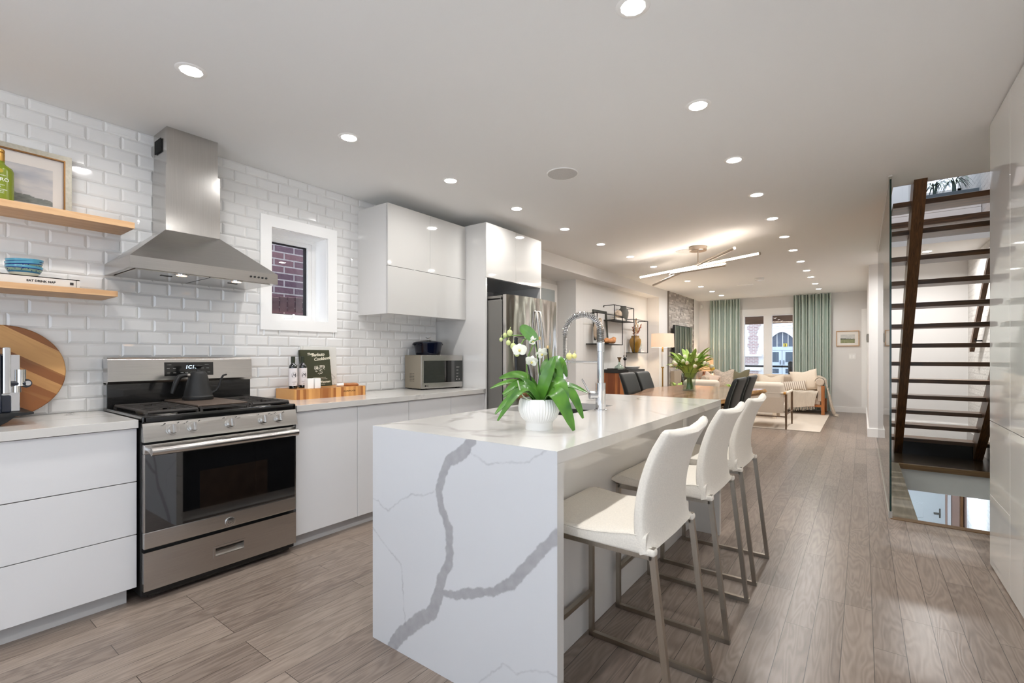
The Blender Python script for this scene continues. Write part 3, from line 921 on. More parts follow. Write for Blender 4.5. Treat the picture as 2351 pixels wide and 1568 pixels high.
for y in (.862, .958, 1.225, 1.408): m.text('LITE', .006, (-2.8265, y, .872), (0, 1, 0), (-nz, 0, nx))
m.build('marking', m_blackm, cpo)
# cooktop
m = MB()
m.box(-3.44, -2.842, RY0, RY1, .889, .908, .006)
m.box(-3.44, -2.838, RY0 + .0, RY0 + .02, .889, .924, .006).box(-3.44, -2.838, RY1 - .02, RY1, .889, .924, .006).box(-2.86, -2.838, RY0, RY1, .889, .924, .008)
ct = m.build('cooktop', m_black, t)
burn = ((-3.27, .93), (-2.99, .93), (-3.27, 1.43), (-2.99, 1.43), (-3.12, 1.18))
for x, y in burn:
    b = MB().lathe([(.055, .908), (.05, .918), (.03, .92)], (x, y, 0), 24).build('burner', m_steel_d, ct)
    MB().lathe([(.04, .919), (.042, .924), (.038, .928), (0, .929)], (x, y, 0), 24).build('burner_cap', m_blackm, b)
def grate(y0, y1, name):
    m = MB(); zt = .944; x0, x1 = -3.40, -2.875
    w = .011
    for y in (y0 + .008, y1 - .008):
        m.tube([(x0, y, .91), (x0, y, zt - .012), (x0 + .012, y, zt - .004), (x1 - .012, y, zt - .004), (x1, y, zt - .012), (x1, y, .91)], .0075, 8)
    m.tube([(x1, y0 + .008, zt - .006), (x1, y1 - .008, zt - .006)], .0095, 8).tube([(x0, y0 + .008, zt - .006), (x0, y1 - .008, zt - .006)], .0075, 8)
    n = 9
    yc = (y0 + y1) / 2
    for i in range(1, n):
        x = x0 + (x1 - x0) * i / n
        c = min(abs(x + 3.27), abs(x + 2.99))
        gap = .02 if c < .06 else 0
        if gap:
            m.bar((x, y0 + .008, zt - .004), (x, yc - .03, zt - .004), w, .012).bar((x, yc + .03, zt - .004), (x, y1 - .008, zt - .004), w, .012)
        else:
            m.bar((x, y0 + .008, zt - .004), (x, y1 - .008, zt - .004), w, .012)
    for xc in (-3.27, -2.99):
        for sx, sy in ((1, 1), (1, -1), (-1, 1), (-1, -1)):
            m.bar((xc + .02 * sx, yc + .02 * sy, zt - .003), (xc + .07 * sx, yc + .085 * sy, zt - .003), .009, .011)
    return m.build(name, m_iron, t)
grate(RY0 + .022, 1.045, 'grate')
grate(1.315, RY1 - .022, 'grate')
m = MB()
gy0, gy1 = 1.05, 1.31
for y in (gy0 + .01, gy1 - .01):
    m.tube([(-3.40, y, .91), (-3.40, y, .94), (-2.88, y, .94), (-2.88, y, .91)], .008, 8)
m.bar((-2.88, gy0 + .01, .94), (-2.88, gy1 - .01, .94), .012, .012)
for i in range(1, 6): m.bar((-3.4 + .09 * i, gy0 + .01, .937), (-3.4 + .09 * i, gy1 - .01, .937), .01, .01)
m.build('center_grate', m_iron, t)
MB().box(-3.405, -2.90, gy0, gy1, .944, .956, .005).build('griddle', M('seasoned_iron', (96, 82, 72), .5, .3, noise_=.12, nscale=40), t)
# back guard
bg = MB().box(-3.50, -3.435, RY0, RY1, .90, 1.07, .004).build('lower_back_panel', m_black, t)
m = MB().prism([(-3.50, 1.06), (-3.425, 1.06), (-3.412, 1.075), (-3.418, 1.195), (-3.43, 1.212), (-3.50, 1.212)], 'Y', RY0, RY1)
b = m.build('back_guard', m_steel, t)
MB().prism([(-3.416, 1.098), (-3.4125, 1.098), (-3.4155, 1.182), (-3.419, 1.182)], 'Y', 1.055, 1.325).build('display_panel', m_black, b)
m = MB()
m.text('1C10', .03, (-3.4135, 1.165, 1.142), (0, 1, 0), (0, 0, 1), shear=.15, bold=.0006)
m.build('display_digits', M('led_digits', (220, 240, 255), .5, emit=(200, 232, 255), es=1.0), b)
m = MB()
for y in (1.068, 1.10, 1.14, 1.165, 1.195, 1.255, 1.29):
    m.text('OVEN', .006, (-3.4122, y, 1.115), (0, 1, 0), (0, 0, 1))
for y in (1.068, 1.10, 1.255, 1.285): m.text('BAKE', .006, (-3.4132, y, 1.142), (0, 1, 0), (0, 0, 1))
for y in (1.068, 1.275): m.text('COOKING', .005, (-3.4142, y, 1.165), (0, 1, 0), (0, 0, 1))
m.build('key_legend', M('grey_print', (190, 190, 184), .6), b)

# ---- kettle
kx, ky, kz = -3.25, 1.178, .956
t = T('gooseneck_kettle', 'matt black gooseneck kettle standing on the range griddle', 'kettle', (kx, ky, kz))
MB().lathe([(0, 0), (.078, 0), (.081, .006), (.080, .02), (.076, .024), (.074, .03), (.062, .09), (.050, .14), (.046, .158), (.040, .166), (0, .167)], (kx, ky, kz), 40).build('body', m_blackm, t)
l = MB().lathe([(.039, .166), (.036, .172), (.012, .174), (.009, .180), (.010, .19), (.021, .199), (.023, .204), (.018, .210), (0, .211)], (kx, ky, kz), 28).build('lid', m_blackm, t)
MB().tube([(kx, ky + .072, kz + .035), (kx, ky + .10, kz + .05), (kx, ky + .118, kz + .08), (kx, ky + .126, kz + .115), (kx, ky + .140, kz + .142), (kx, ky + .16, kz + .148)], [.008, .0075, .007, .0065, .006, .005], 10).build('spout', m_blackm, t)
h = MB().tube([(kx, ky - .044, kz + .148), (kx, ky - .075, kz + .149), (kx, ky - .098, kz + .143), (kx, ky - .112, kz + .12), (kx, ky - .125, kz + .08), (kx, ky - .136, kz + .045)], [.010, .012, .014, .015, .013, .009], 12).build('handle', m_blackm, t)
MB().cyl((kx, ky - .044, kz + .148), (kx, ky - .060, kz + .149), .0128, seg=14).build('collar', m_steel_d, h)

# ---- hood
HY0, HY1, HF = .796, 1.574, -3.07
CY0, CY1, CHF = 1.024, 1.316, -3.29
t = T('range_hood', 'stainless steel pyramid chimney hood above the range', 'range hood', (-3.3, 1.185, 1.687))
m = MB()
def ring(y0, y1, xf, z): return [(XW + .011, y0, z), (xf, y0, z), (xf, y1, z), (XW + .011, y1, z)]
rs = ring(HY0, HY1, HF, 1.687) + ring(HY0, HY1, HF, 1.750) + ring(CY0 - .0, CY1 + .0, CHF, 1.965)
fs = []
for k in range(2):
    for i in range(4): fs.append((k * 4 + i, k * 4 + (i + 1) % 4, k * 4 + 4 + (i + 1) % 4, k * 4 + 4 + i))
fs.append((8, 9, 10, 11))
m.add(rs, fs)
lip = .03
m.add(ring(HY0, HY1, HF, 1.687) + [(XW + .04, HY0 + lip, 1.690), (HF - lip, HY0 + lip, 1.690), (HF - lip, HY1 - lip, 1.690), (XW + .04, HY1 - lip, 1.690)], [(0, 4, 5, 1), (1, 5, 6, 2), (2, 6, 7, 3), (3, 7, 4, 0)])
m.build('canopy', m_steel, t, angle=15)
MB().box(XW + .012, CHF, CY0, CY1, 1.955, 2.35).build('lower_chimney', m_steelv, t)
ch = MB().box(XW + .012, CHF - .012, CY0 + .008, CY1 - .008, 2.35, HC).build('upper_chimney', m_steelv, t)
m = MB()
for i in range(9): m.bar((-3.38 - .012 * i, CY0 + .003, 2.45), (-3.38 - .012 * i, CY0 + .003, 2.53), .006, .004)
m.build('vent', m_blackm, ch)
for y0, y1 in ((HY0 + .035, 1.183), (1.19, HY1 - .035)):
    f = MB().box(XW + .05, HF - .035, y0, y1, 1.684, 1.690).build('grease_filter', m_steelv, t)
    m = MB(); m.tube([(-3.23, (y0 + y1) / 2 - .03, 1.684), (-3.23, (y0 + y1) / 2 - .025, 1.6815), (-3.23, (y0 + y1) / 2 + .025, 1.6815), (-3.23, (y0 + y1) / 2 + .03, 1.684)], .002, 6)
    m.build('pull', m_blackm, f)
for y in (1.05, 1.345):
    l = MB().lathe([(.036, 1.686), (.036, 1.681), (.028, 1.680), (.0, 1.680)], (-3.128, y, 0), 24).build('lamp_ring', m_chrome, t)
    MB().lathe([(0, 1.679), (.026, 1.679), (.026, 1.6805)], (-3.128, y, 0), 20).build('lamp_lens', M('hood_lamp', (255, 230, 200), .4, emit=(255, 206, 160), es=3.5), l)
for i in range(5):
    y = 1.405 + i * .0235
    MB().lathe([(.006, 0), (.006, .004), (0, .005)], (HF, y, 1.718), 14, axis='X').build('button', m_blackm, t)

# ---- floating shelves and what stands on them
MB().box(XW + .0095, -3.272, -.62, .872, 1.934, 1.968, .002).build('floating_shelf', m_oak, label='upper floating oak shelf with framed landscape, left of the hood', cat='shelf')
MB().box(XW + .0095, -3.225, -.62, .786, 1.541, 1.571, .002).build('floating_shelf', m_oak, label='lower floating oak shelf with blue bowls on a book', cat='shelf')


def painted(name, o, xd, yd, w, h, fn, mat, parent, nu=90, nv=64, **kw):
    """flat picture with its own painted colours (linear rgb per vertex)"""
    o = Vector(o); xd = Vector(xd); yd = Vector(yd)
    m = MB(); cols = []
    for j in range(nv + 1):
        for i in range(nu + 1):
            m.v.append(o + xd * (w * i / nu) + yd * (h * j / nv)); cols.append(lin(fn(i / nu, j / nv)))
    ww = nu + 1
    for j in range(nv):
        for i in range(nu):
            m.f.append([j * ww + i, j * ww + i + 1, (j + 1) * ww + i + 1, (j + 1) * ww + i]); m.m.append(0)
    m.att = {'paint': cols}
    return m.build(name, mat, parent, **kw)


m_paint = attr_mat('picture_print', 'paint', .6)
def mixc(a, b, t): return tuple(a[k] + (b[k] - a[k]) * t for k in range(3))
def nz_(x, y, s=1, seed=0): return noise.fractal(Vector((x * s, y * s, seed)), 1.0, 2.0, 4)
def sky_hill(u, v):
    ridge = .52 - .40 * u + .05 * nz_(u, 0, 9, 2)
    if v < ridge:
        return mixc((98, 102, 98), (136, 138, 132), min(1, max(0, .5 + .5 * nz_(u, v, 22, 4))))
    c = .5 + .6 * nz_(u, v * 1.6, 3.2, 7)
    return mixc((168, 168, 174), (206, 200, 194), min(1, max(0, c)))
# leaning picture (frame) on the upper shelf
z0 = 1.968
t = T('framed_landscape', 'framed cloudy hillside print leaning on the upper oak shelf', 'picture', (-3.49, .45, z0))
fx = -3.487
m = MB()
y0, y1, zt = -.10, .648, 2.305
for b in ((y0, y0 + .026, z0, zt), (y1 - .026, y1, z0, zt), (y0 + .026, y1 - .026, zt - .026, zt), (y0 + .026, y1 - .026, z0, z0 + .026)): m.box(fx - .02, fx + .006, *b)
m.build('frame', M('silver_gilt_frame', (176, 170, 156), .4, .4, noise_=.1, nscale=80), t)
m = MB()
for b in ((y0 + .026, y0 + .032, z0, zt - .026), (y1 - .032, y1 - .026, z0, zt - .026), (y0 + .032, y1 - .032, zt - .032, zt - .026)): m.box(fx - .012, fx + .008, *b)
m.build('inner_lip', M('gilt_lip', (132, 92, 46), .35, .6), t)
MB().box(fx - .014, fx - .008, y0 + .03, y1 - .03, z0 + .01, zt - .03).build('mat_board', M('mat_board', (222, 214, 206), .8), t)
painted('print', (fx - .0065, .11, z0 + .054), (0, 1, 0), (0, 0, 1), .464, .192, sky_hill, m_paint, t)
# green bottle
bx, by = -3.36, .359
t = T('liqueur_bottle', 'green glass bottle with gold cap on the upper oak shelf', 'bottle', (bx, by, z0))
MB().lathe([(0, 0), (.05, 0), (.055, .004), (.055, .15), (.050, .165), (.028, .182), (.024, .19), (.023, .205), (0, .205)], (bx, by, z0), 36).build('body', M('green_bottle', (118, 132, 30), .22), t)
MB().lathe([(.022, .195), (.024, .198), (.024, .235), (.021, .238), (.024, .241), (.024, .252), (.020, .256), (0, .256)], (bx, by, z0), 28).build('cap', M('gold_cap', (184, 140, 70), .35, .7), t)
m = MB()
def wrap(m, body, size, c, r, z, a0, align='CENTER', **kw):
    q = MB(); q.text(body, size, (0, 0, 0), (1, 0, 0), (0, 1, 0), align=align, **kw)
    vs = []
    for v in q.v:
        a = a0 + v.x / r
        vs.append((c[0] + (r + .0006 + v.z) * math.cos(a), c[1] + (r + .0006 + v.z) * math.sin(a), z + v.y))
    m.add(vs, q.f)
A0 = -.10
wrap(m, 'AMARO', .024, (bx, by), .055, z0 + .092, A0 - .05)
wrap(m, 'LIQUORE AMARO', .0065, (bx, by), .055, z0 + .118, A0)
for k, (zz, s_) in enumerate(((.072, 'erbe di montagna'), (.062, 'vol 30%'), (.05, 'prodotto e imbottigliato'), (.042, 'ricetta originale'), (.034, 'da erbe e radici'))):
    wrap(m, s_, .0065, (bx, by), .055, z0 + zz, A0)
m.build('lettering', M('white_print', (236, 236, 224), .6), t)
MB().lathe([(0, 0), (.010, 0), (.010, .0008), (0, .001)], (bx + .0552, by + .002, z0 + .14), 20, axis='X').build('seal', M('gold_seal', (176, 160, 60), .4, .5), t)
# bowls and book on the lower shelf
z1 = 1.571
t = T('cookbook', 'thick white book lying flat on the lower oak shelf', 'book', (-3.37, .45, z1))
MB().box(-3.49, -3.283, .20, .642, z1, z1 + .004).box(-3.49, -3.283, .20, .642, z1 + .042, z1 + .046).box(-3.287, -3.283, .20, .642, z1, z1 + .046).build('cover', M('book_cover', (206, 200, 192), .6), t)
MB().box(-3.488, -3.288, .205, .638, z1 + .004, z1 + .042).build('pages', M('paper', (226, 220, 208), .8), t)
m = MB(); m.text('EAT DRINK NAP', .0142, (-3.2825, .446, z1 + .018), (0, 1, 0), (0, 0, 1), bold=.0006)
m.box(-3.2828, -3.2822, .604, .618, z1 + .016, z1 + .030).box(-3.2828, -3.2822, .627, .629, z1 + .004, z1 + .044)
m.build('title', M('ink', (46, 44, 44), .7), t)
m_bowl, nt, b_ = new_mat('painted_blue_bowl')
g_ = coords(nt, (1, 1, 1)); sx_ = N(nt, 'SeparateXYZ'); nt.links.new(g_, sx_.inputs[0])
r1_ = ramp(nt, sx_.outputs[2], [(0, (200, 198, 180)), (.016, (190, 192, 176)), (.0175, (28, 96, 130)), (.024, (24, 80, 130)), (.026, (126, 150, 130)), (.036, (60, 112, 128)), (.0385, (22, 40, 112)), (.042, (84, 150, 176)), (.052, (20, 60, 124))], 'CONSTANT')
vo_ = N(nt, 'TexVoronoi'); vo_.inputs['Scale'].default_value = 110; nt.links.new(g_, vo_.inputs['Vector'])
mx_ = N(nt, 'Mix', data_type='RGBA'); nt.links.new(ramp(nt, vo_.outputs['Distance'], [(.25, (1, 1, 1, 1)), (.4, (0, 0, 0, 1))]), mx_.inputs[0])
band_ = N(nt, 'Math', operation='MULTIPLY')
nt.links.new(r1_, mx_.inputs[6]); mx_.inputs[7].default_value = lin((24, 50, 90))
k1_ = ramp(nt, sx_.outputs[2], [(0, (0, 0, 0, 1)), (.027, (1, 1, 1, 1)), (.037, (0, 0, 0, 1))], 'CONSTANT')
nt.links.new(ramp(nt, vo_.outputs['Distance'], [(.25, (1, 1, 1, 1)), (.4, (0, 0, 0, 1))]), band_.inputs[0]); nt.links.new(k1_, band_.inputs[1])
nt.links.new(band_.outputs[0], mx_.inputs[0]); nt.links.new(mx_.outputs[2], b_.inputs['Base Color']); b_.inputs['Roughness'].default_value = .15
zb = z1 + .046
names = ('lowest of the blue patterned bowls, sitting on the white book', 'middle blue patterned bowl, tilted in the stack on the book', 'topmost blue patterned bowl of the stack on the book')
for i in range(3):
    o = MB().lathe([(0, 0), (.036, 0), (.040, .003), (.058, .022), (.067, .040), (.069, .054), (.0665, .054), (.063, .040), (.054, .024), (.034, .008), (0, .006)], (0, 0, 0), 40).build('bowl', m_bowl, at=(0, 0, 0), label=names[i], cat='bowl', group='blue bowls stacked on the lower shelf')
    o.location = (-3.385, .452 + (.004 if i else 0), zb + .0005 + (0, .0225, .034)[i])
    o.rotation_euler = (R((0, 6, 3)[i]), R((0, 2, 1)[i]), 0)

# ---- round board and espresso machine
t_ = MB()
m = MB().lathe([(0, -.011), (.232, -.011), (.236, -.007), (.236, .007), (.232, .011), (0, .011)], (0, 0, 0), 72, axis='X')
o = m.build('cutting_board', m_teak, at=(0, 0, 0), label='large round teak board leaning on the tiles at the far left', cat='cutting board')
o.location = (-3.478, .386, CZ + .2365)
o.rotation_euler = (R(-33), R(-7), 0)
ex, ey = -3.22, .26
t = T('coffee_machine', 'black and chrome coffee machine at the left end of the worktop', 'coffee machine', (ex, ey, CZ))
m_navy = M('blue_black_panel', (16, 24, 40), .12, coat=.8)
MB().box(-3.45, -3.09, -.02, .345, .940, 1.235, .012).build('body', m_navy, t)
MB().box(-3.44, -3.10, .30, .374, .966, 1.045, .006).build('water_tank', m_navy, t)
MB().box(-3.45, -3.095, .345, .372, 1.05, 1.262, .006).build('side_panel', m_chrome, t)
MB().box(-3.40, -3.13, .30, .405, .966, 1.228, .004).build('back_plate', m_chrome, t)
MB().cyl((-3.14, .405, 1.085), (-3.14, .405, 1.16), .021, seg=24).cyl((-3.14, .392, 1.055), (-3.14, .392, 1.09), .018, seg=24).cyl((-3.15, .335, 1.03), (-3.15, .335, 1.09), .018, seg=24).build('spout', m_chrome, t)
m = MB().box(-3.17, -3.12, .31, .425, 1.082, 1.108, .01).lathe([(.0, -.013), (.02, -.013), (.02, .013), (0, .013)], (-3.145, .425, 1.095), 20, axis='X')
m.build('spout_bracket', m_navy, t)
MB().lathe([(0, 0), (.011, 0), (.011, .004), (0, .004)], (-3.132, .43, 1.096), 18, axis='X').build('adjuster', m_chrome, t)
MB().prism([(-.05, .952), (.40, .952), (.440, .957), (.440, .965), (.39, .966), (-.05, .966)], 'X', -3.36, -3.06).build('drip_tray', m_blackm, t)
MB().prism([(-.02, CZ), (.33, CZ), (.36, .925), (.39, .953), (-.02, .953)], 'X', -3.34, -3.09).build('foot', m_blackm, t)

# ---- butcher block group
bz = CZ
t = T('butcher_block', 'thick end grain butcher block on the worktop right of the range', 'cutting board', (-3.3, 2.05, bz))
poly = []
for cx_, cy_, a0 in ((-3.262, 1.85, 180), (-3.262, 2.36, 270), (-3.472, 2.36, 0), (-3.472, 1.85, 90)):
    pass
def rrect(x0, x1, y0, y1, r, n=6):
    out = []
    for cx_, cy_, a in ((x1 - r, y1 - r, 0), (x0 + r, y1 - r, 90), (x0 + r, y0 + r, 180), (x1 - r, y0 + r, 270)):
        for i in range(n + 1):
            q = R(a + 90 * i / n); out.append((cx_ + r * math.cos(q), cy_ + r * math.sin(q)))
    return out
MB().prism(rrect(-3.512, -3.215, 1.775, 2.375, .03), 'Z', bz, bz + .072).build('block', m_block, t)
MB().text('IRONWOOD', .018, (-3.2145, 2.16, bz + .034), (0, 1, 0), (0, 0, 1), depth=.0008).build('branding', M('burnt_letters', (62, 34, 16), .8), t)
bz2 = bz + .0722
for i, (x, y, lab) in enumerate(((-3.36, 1.835, 'dark oil bottle nearer the range on the butcher block'), (-3.385, 1.925, 'dark oil bottle standing against the green cookbook'))):
    t = T('oil_bottle', lab, 'bottle', (x, y, bz2), 'dark bottles with white labels on the block')
    MB().lathe([(0, 0), (.027, 0), (.029, .004), (.029, .155), (.026, .168), (.015, .182), (.0125, .19), (.0125, .225), (0, .225)], (x, y, bz2), 28).build('glass', M('dark_glass_%d' % i if i else 'dark_glass', (10, 14, 14), .05, coat=1), t)
    MB().lathe([(.0135, .19), (.0145, .192), (.0145, .236), (0, .237)], (x, y, bz2), 24).build('cap', M('green_capsule', (38, 44, 24), .4), t)
    MB().lathe([(.0293, .022), (.0296, .0225), (.0296, .1495), (.0293, .15)], (x, y, bz2), 36, cap=False).build('paper_label', M('paper_label', (222, 216, 216), .7), t)
    m = MB(); a_ = -.20
    wrap(m, '/4', .034, (x, y), .0297, bz2 + .088, a_, bold=.0008)
    ring_ = [(x + .0303 * math.cos(a_ + .019 / .03 * math.cos(q * PI / 16)), y + .0303 * math.sin(a_ + .019 / .03 * math.cos(q * PI / 16)), bz2 + .10 + .021 * math.sin(q * PI / 16)) for q in range(32)]
    m.tube(ring_, .0005, 4, closed=True)
    wrap(m, 'OLIO EXTRA', .0055, (x, y), .0297, bz2 + .048, a_)
    wrap(m, '250 ml', .0055, (x, y), .0297, bz2 + .033, a_)
    m.build('print', M('label_ink', (50, 48, 52), .7), t)
# cookbook and marble board leaning behind it
t = T('recipe_book', 'dark green hardback cookbook propped up on the butcher block', 'book', (-3.44, 2.07, bz2))
X = Matrix.Translation((-3.445, 1.965, bz2 + .001)) @ Matrix.Rotation(R(-9), 4, 'Y')
def bk(name, mats, f, parent):
    m = MB(); m.X = X; f(m); return m.build(name, mats, parent)
m_bkc = M('green_cloth', (62, 64, 44), .75, noise_=.08, nscale=200)
cv = bk('cover', m_bkc, lambda m: m.box(-.003, 0, 0, .245, 0, .29).box(-.024, -.021, 0, .245, 0, .29).box(-.024, 0, -.003, 0, 0, .29), t)
bk('pages', M('book_pages', (226, 220, 208), .8), lambda m: m.box(-.021, -.003, 0, .24, .003, .287), t)
def ttl(m):
    m.text('The', .026, (.0006, .052, .245), (0, 1, .12), (0, -.12, 1), shear=.3, bold=.0006)
    m.text('Barbuto', .034, (.0006, .088, .238), (0, 1, .06), (0, -.06, 1), shear=.3, bold=.0009)
    m.text('Cookbook', .034, (.0006, .105, .202), (0, 1, .1), (0, -.1, 1), shear=.3, bold=.0009)
    m.text('CALIFORNIA ITALIAN COOKING FROM', .0062, (.0006, .085, .066), (0, 1, 0), (0, 0, 1))
    m.text('THE BELOVED WEST VILLAGE RESTAURANT', .0062, (.0006, .085, .055), (0, 1, 0), (0, 0, 1))
    m.text('Waxman', .026, (.0006, .135, .024), (0, 1, .04), (0, -.04, 1), shear=.3, bold=.0006)
    m.text('FOREWORD', .006, (.0006, .15, .012), (0, 1, 0), (0, 0, 1))
bk('title', M('cream_foil', (232, 226, 206), .6), ttl, cv)
def leafy(m):
    rnd = random.Random(5)
    for k in range(70):
        a = rnd.uniform(0, 2 * PI); q = rnd.random() ** .6
        y = .145 + .047 * q * math.cos(a); z = .137 + .034 * q * math.sin(a) + .010 * math.cos(a * 2)
        pts = [(.0008, y + .012 * s_ * math.cos(a + s_ * 1.7), z + .012 * s_ * math.sin(a * 1.3 + s_ * 1.5)) for s_ in (0, .35, .7, 1)]
        m.tube(pts, .0013, 5)
bk('engraving', M('cream_line', (226, 222, 208), .6), leafy, cv)
t2 = MB()
t2.X = Matrix.Translation((-3.497, 1.98, bz2 + .001)) @ Matrix.Rotation(R(-3.2), 4, 'Y')
t2.box(-.016, -.001, 0, .31, 0, .315, .004)
t2.build('marble_slab', quartz('pale_marble', (222, 220, 214), (186, 182, 174), .8, 3, 4), label='pale marble slab leaning on the tiles behind the green cookbook', cat='marble board')
for y, lab in ((1.912, 'left white cube shaker in front of the oil bottles'), (1.968, 'right white cube shaker in front of the green cookbook')):
    MB().box(-3.298, -3.252, y - .024, y + .024, bz2, bz2 + .074, .003).build('shaker', m_white, label=lab, cat='salt shaker', group='white square shakers on the block')
t = T('wooden_scoop', 'wooden scoop with white dipped handle lying on the butcher block', 'scoop', (-3.3, 2.2, bz2))
m = MB(); m.X = Matrix.Translation((-3.30, 2.165, bz2 + .0)) @ Matrix.Rotation(R(-6), 4, 'Z')
m.tube([(0, .045, .013), (0, .075, .013), (0, .10, .011), (0, .13, .009), (0, .16, .008), (0, .175, .008)], [.012, .012, .013, .017, .015, .006], 14)
m.build('blade', wood('scoop_wood', (150, 92, 50), (188, 128, 80), 'Y', 3), t)
m = MB(); m.X = Matrix.Translation((-3.30, 2.165, bz2 + .0)) @ Matrix.Rotation(R(-6), 4, 'Z')
m.tube([(0, -.01, .0125), (0, -.006, .0125), (0, .045, .0125)], [.009, .012, .0125], 14)
m.build('handle', m_white, t)

# ---- microwave and dutch oven
t = T('microwave', 'stainless steel microwave with black door beside the tall white panel', 'microwave', (-3.38, 3.2, CZ))
MX = Matrix.Translation((-3.215, 2.965, CZ)) @ Matrix.Rotation(R(-9.0), 4, 'Z')
def mw(name, mat, f, parent=None):
    m = MB(); m.X = MX; f(m); return m.build(name, mat, parent or t)
mh = .318
mw('body', M('microwave_side', (156, 147, 132), .35, .5), lambda m: m.box(-.285, -.02, 0, .47, .010, mh, .003))
mw('foot', m_blackm, lambda m: [m.box(x, x + .03, y, y + .03, 0, .012) for x in (-.27, -.05) for y in (.02, .42)])
fr = mw('front_frame', m_steel, lambda m: m.box(-.02, 0, 0, .47, .010, mh, .004))
mw('door_glass', m_bglass, lambda m: m.box(-.001, .002, .022, .372, .062, mh - .052))
mw('control_panel', M('control_glass', (26, 30, 28), .1, coat=.8), lambda m: m.box(-.001, .002, .374, .466, .062, mh - .052))
mw('vent', m_blackm, lambda m: [m.box(-.20 + i * .028, -.18 + i * .028, -.0008, .001, .075 + k * .014, .079 + k * .014) for i in range(3) for k in range(6)])
mw('logo', m_blackm, lambda m: (m.lathe([(0, 0), (.008, 0), (.008, .001), (0, .001)], (0, .04, .035), 18, axis='X'), m.text('LG', .017, (.0006, .052, .029), (0, 1, 0), (0, 0, 1), bold=.0004)))
mw('keys', M('key_print', (176, 170, 166), .5), lambda m: [m.box(.0018, .0024, .392 + i * .03, .404 + i * .03, .082, .090) for i in range(2)] + [m.text('%s' % w_, .009, (.0024, .392, .11 + k * .03), (0, 1, 0), (0, 0, 1)) for k, w_ in enumerate(('STOP', 'START', 'TIMER', 'DEFROST'))])
dx, dy, dz = -3.345, 3.165, CZ + mh + .0005
m_navyp = M('navy_enamel', (8, 13, 30), .08, spec=.4)
t = T('dutch_oven', 'round navy enamel casserole pot standing on the microwave', 'pot', (dx, dy, dz))
p = MB().lathe([(0, 0), (.108, 0), (.116, .006), (.134, .10), (.137, .114), (.130, .114), (0, .11)], (dx, dy, dz), 48).build('pot', m_navyp, t)
for sgn in (-1, 1):
    MB().tube([(dx - .045, dy + .128 * sgn, dz + .098), (dx - .035, dy + .155 * sgn, dz + .103), (dx, dy + .166 * sgn, dz + .105), (dx + .035, dy + .155 * sgn, dz + .103), (dx + .045, dy + .128 * sgn, dz + .098)], .008, 10).build('handle', m_navyp, p)
l = MB().lathe([(.139, .113), (.139, .119), (.120, .127), (.06, .138), (.022, .143), (0, .143)], (dx, dy, dz), 48).build('lid', m_navyp, t)
MB().lathe([(.012, .141), (.007, .148), (.007, .158), (.026, .166), (.026, .169), (0, .170)], (dx, dy, dz), 24).build('knob', m_steel, l)

# ---- wall cabinet
t = T('wall_cabinet', 'white glossy wall cabinet above the microwave', 'cabinet', (-3.3, 2.98, 1.569))
UF = -3.12
MB().box(XW + .0095, UF - .02, 2.505, 3.449, 1.569, 2.478, .001).build('body', m_gloss, t)
MB().box(UF - .022, UF - .019, 2.51, 3.445, 1.575, 2.472).build('shadow_gap', m_gap, t)
for y0, y1, z0_, z1_ in ((2.506, 2.977, 1.9645, 2.477), (2.979, 3.449, 1.9645, 2.477)):
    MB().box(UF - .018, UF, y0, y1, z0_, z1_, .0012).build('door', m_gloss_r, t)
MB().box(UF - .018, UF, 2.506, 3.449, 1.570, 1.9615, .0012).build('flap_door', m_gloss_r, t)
# ---- fridge housing
t = T('fridge_cabinet', 'tall white glossy cabinet built around the refrigerator', 'cabinet', (-3.2, 3.93, 0))
PF = -2.862
MB().box(XW + .002, PF - .004, 3.453, 3.473, 0, 2.487).build('side_panel', m_gloss, t)
MB().box(XW + .002, PF - .004, 4.392, 4.412, 0, 2.487).build('side_panel', m_gloss, t)
MB().box(XW + .002, PF - .022, 3.473, 4.392, 1.966, 2.487).build('bridge_box', m_gloss, t)
for y0, y1 in ((3.4545, 3.931), (3.934, 4.4105)):
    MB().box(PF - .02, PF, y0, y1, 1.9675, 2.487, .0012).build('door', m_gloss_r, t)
# ---- fridge
t = T('refrigerator', 'stainless steel french door refrigerator with curved handles', 'refrigerator', (-3.1, 3.94, 0))
MB().box(-3.50, -2.70, 3.49, 4.375, .03, 1.745, .006).build('body', m_greyside, t)
MB().box(-3.50, -2.72, 3.50, 4.37, 1.745, 1.762).box(-3.0, -2.72, 3.50, 3.62, 1.745, 1.788, .006).build('hinge_cover', m_steel_d, t)
m_fridge, nt, b_ = new_mat('fridge_steel')
n_ = N(nt, 'TexNoise'); n_.inputs['Scale'].default_value = 3.0; n_.inputs['Detail'].default_value = 1
nt.links.new(coords(nt, (2.2, 2.2, .55)), n_.inputs['Vector'])
b_.inputs['Base Color'].default_value = lin((208, 203, 198)); b_.inputs['Metallic'].default_value = 1; b_.inputs['Roughness'].default_value = .16
bump(nt, b_, n_.outputs[0], .8, .04)
def bulge(y): return .045 * (1 - ((y - 3.9325) / .46) ** 2)
def fdoor(name, y0, y1, z0_, z1_):
    m = MB(); n = 14
    poly = [(-2.685, y0)] + [(-2.650 + bulge(y0 + (y1 - y0) * i / n), y0 + (y1 - y0) * i / n) for i in range(n + 1)] + [(-2.685, y1)]
    return m.prism(poly, 'Z', z0_, z1_).build(name, m_fridge, t)
dl = fdoor('left_door', 3.487, 3.930, .70, 1.792)
drr = fdoor('right_door', 3.935, 4.378, .70, 1.792)
fdoor('freezer_drawer', 3.487, 4.378, .06, .693)
MB().box(-2.70, -2.684, 3.50, 4.37, .05, 1.78).build('door_gasket', m_blackm, t)
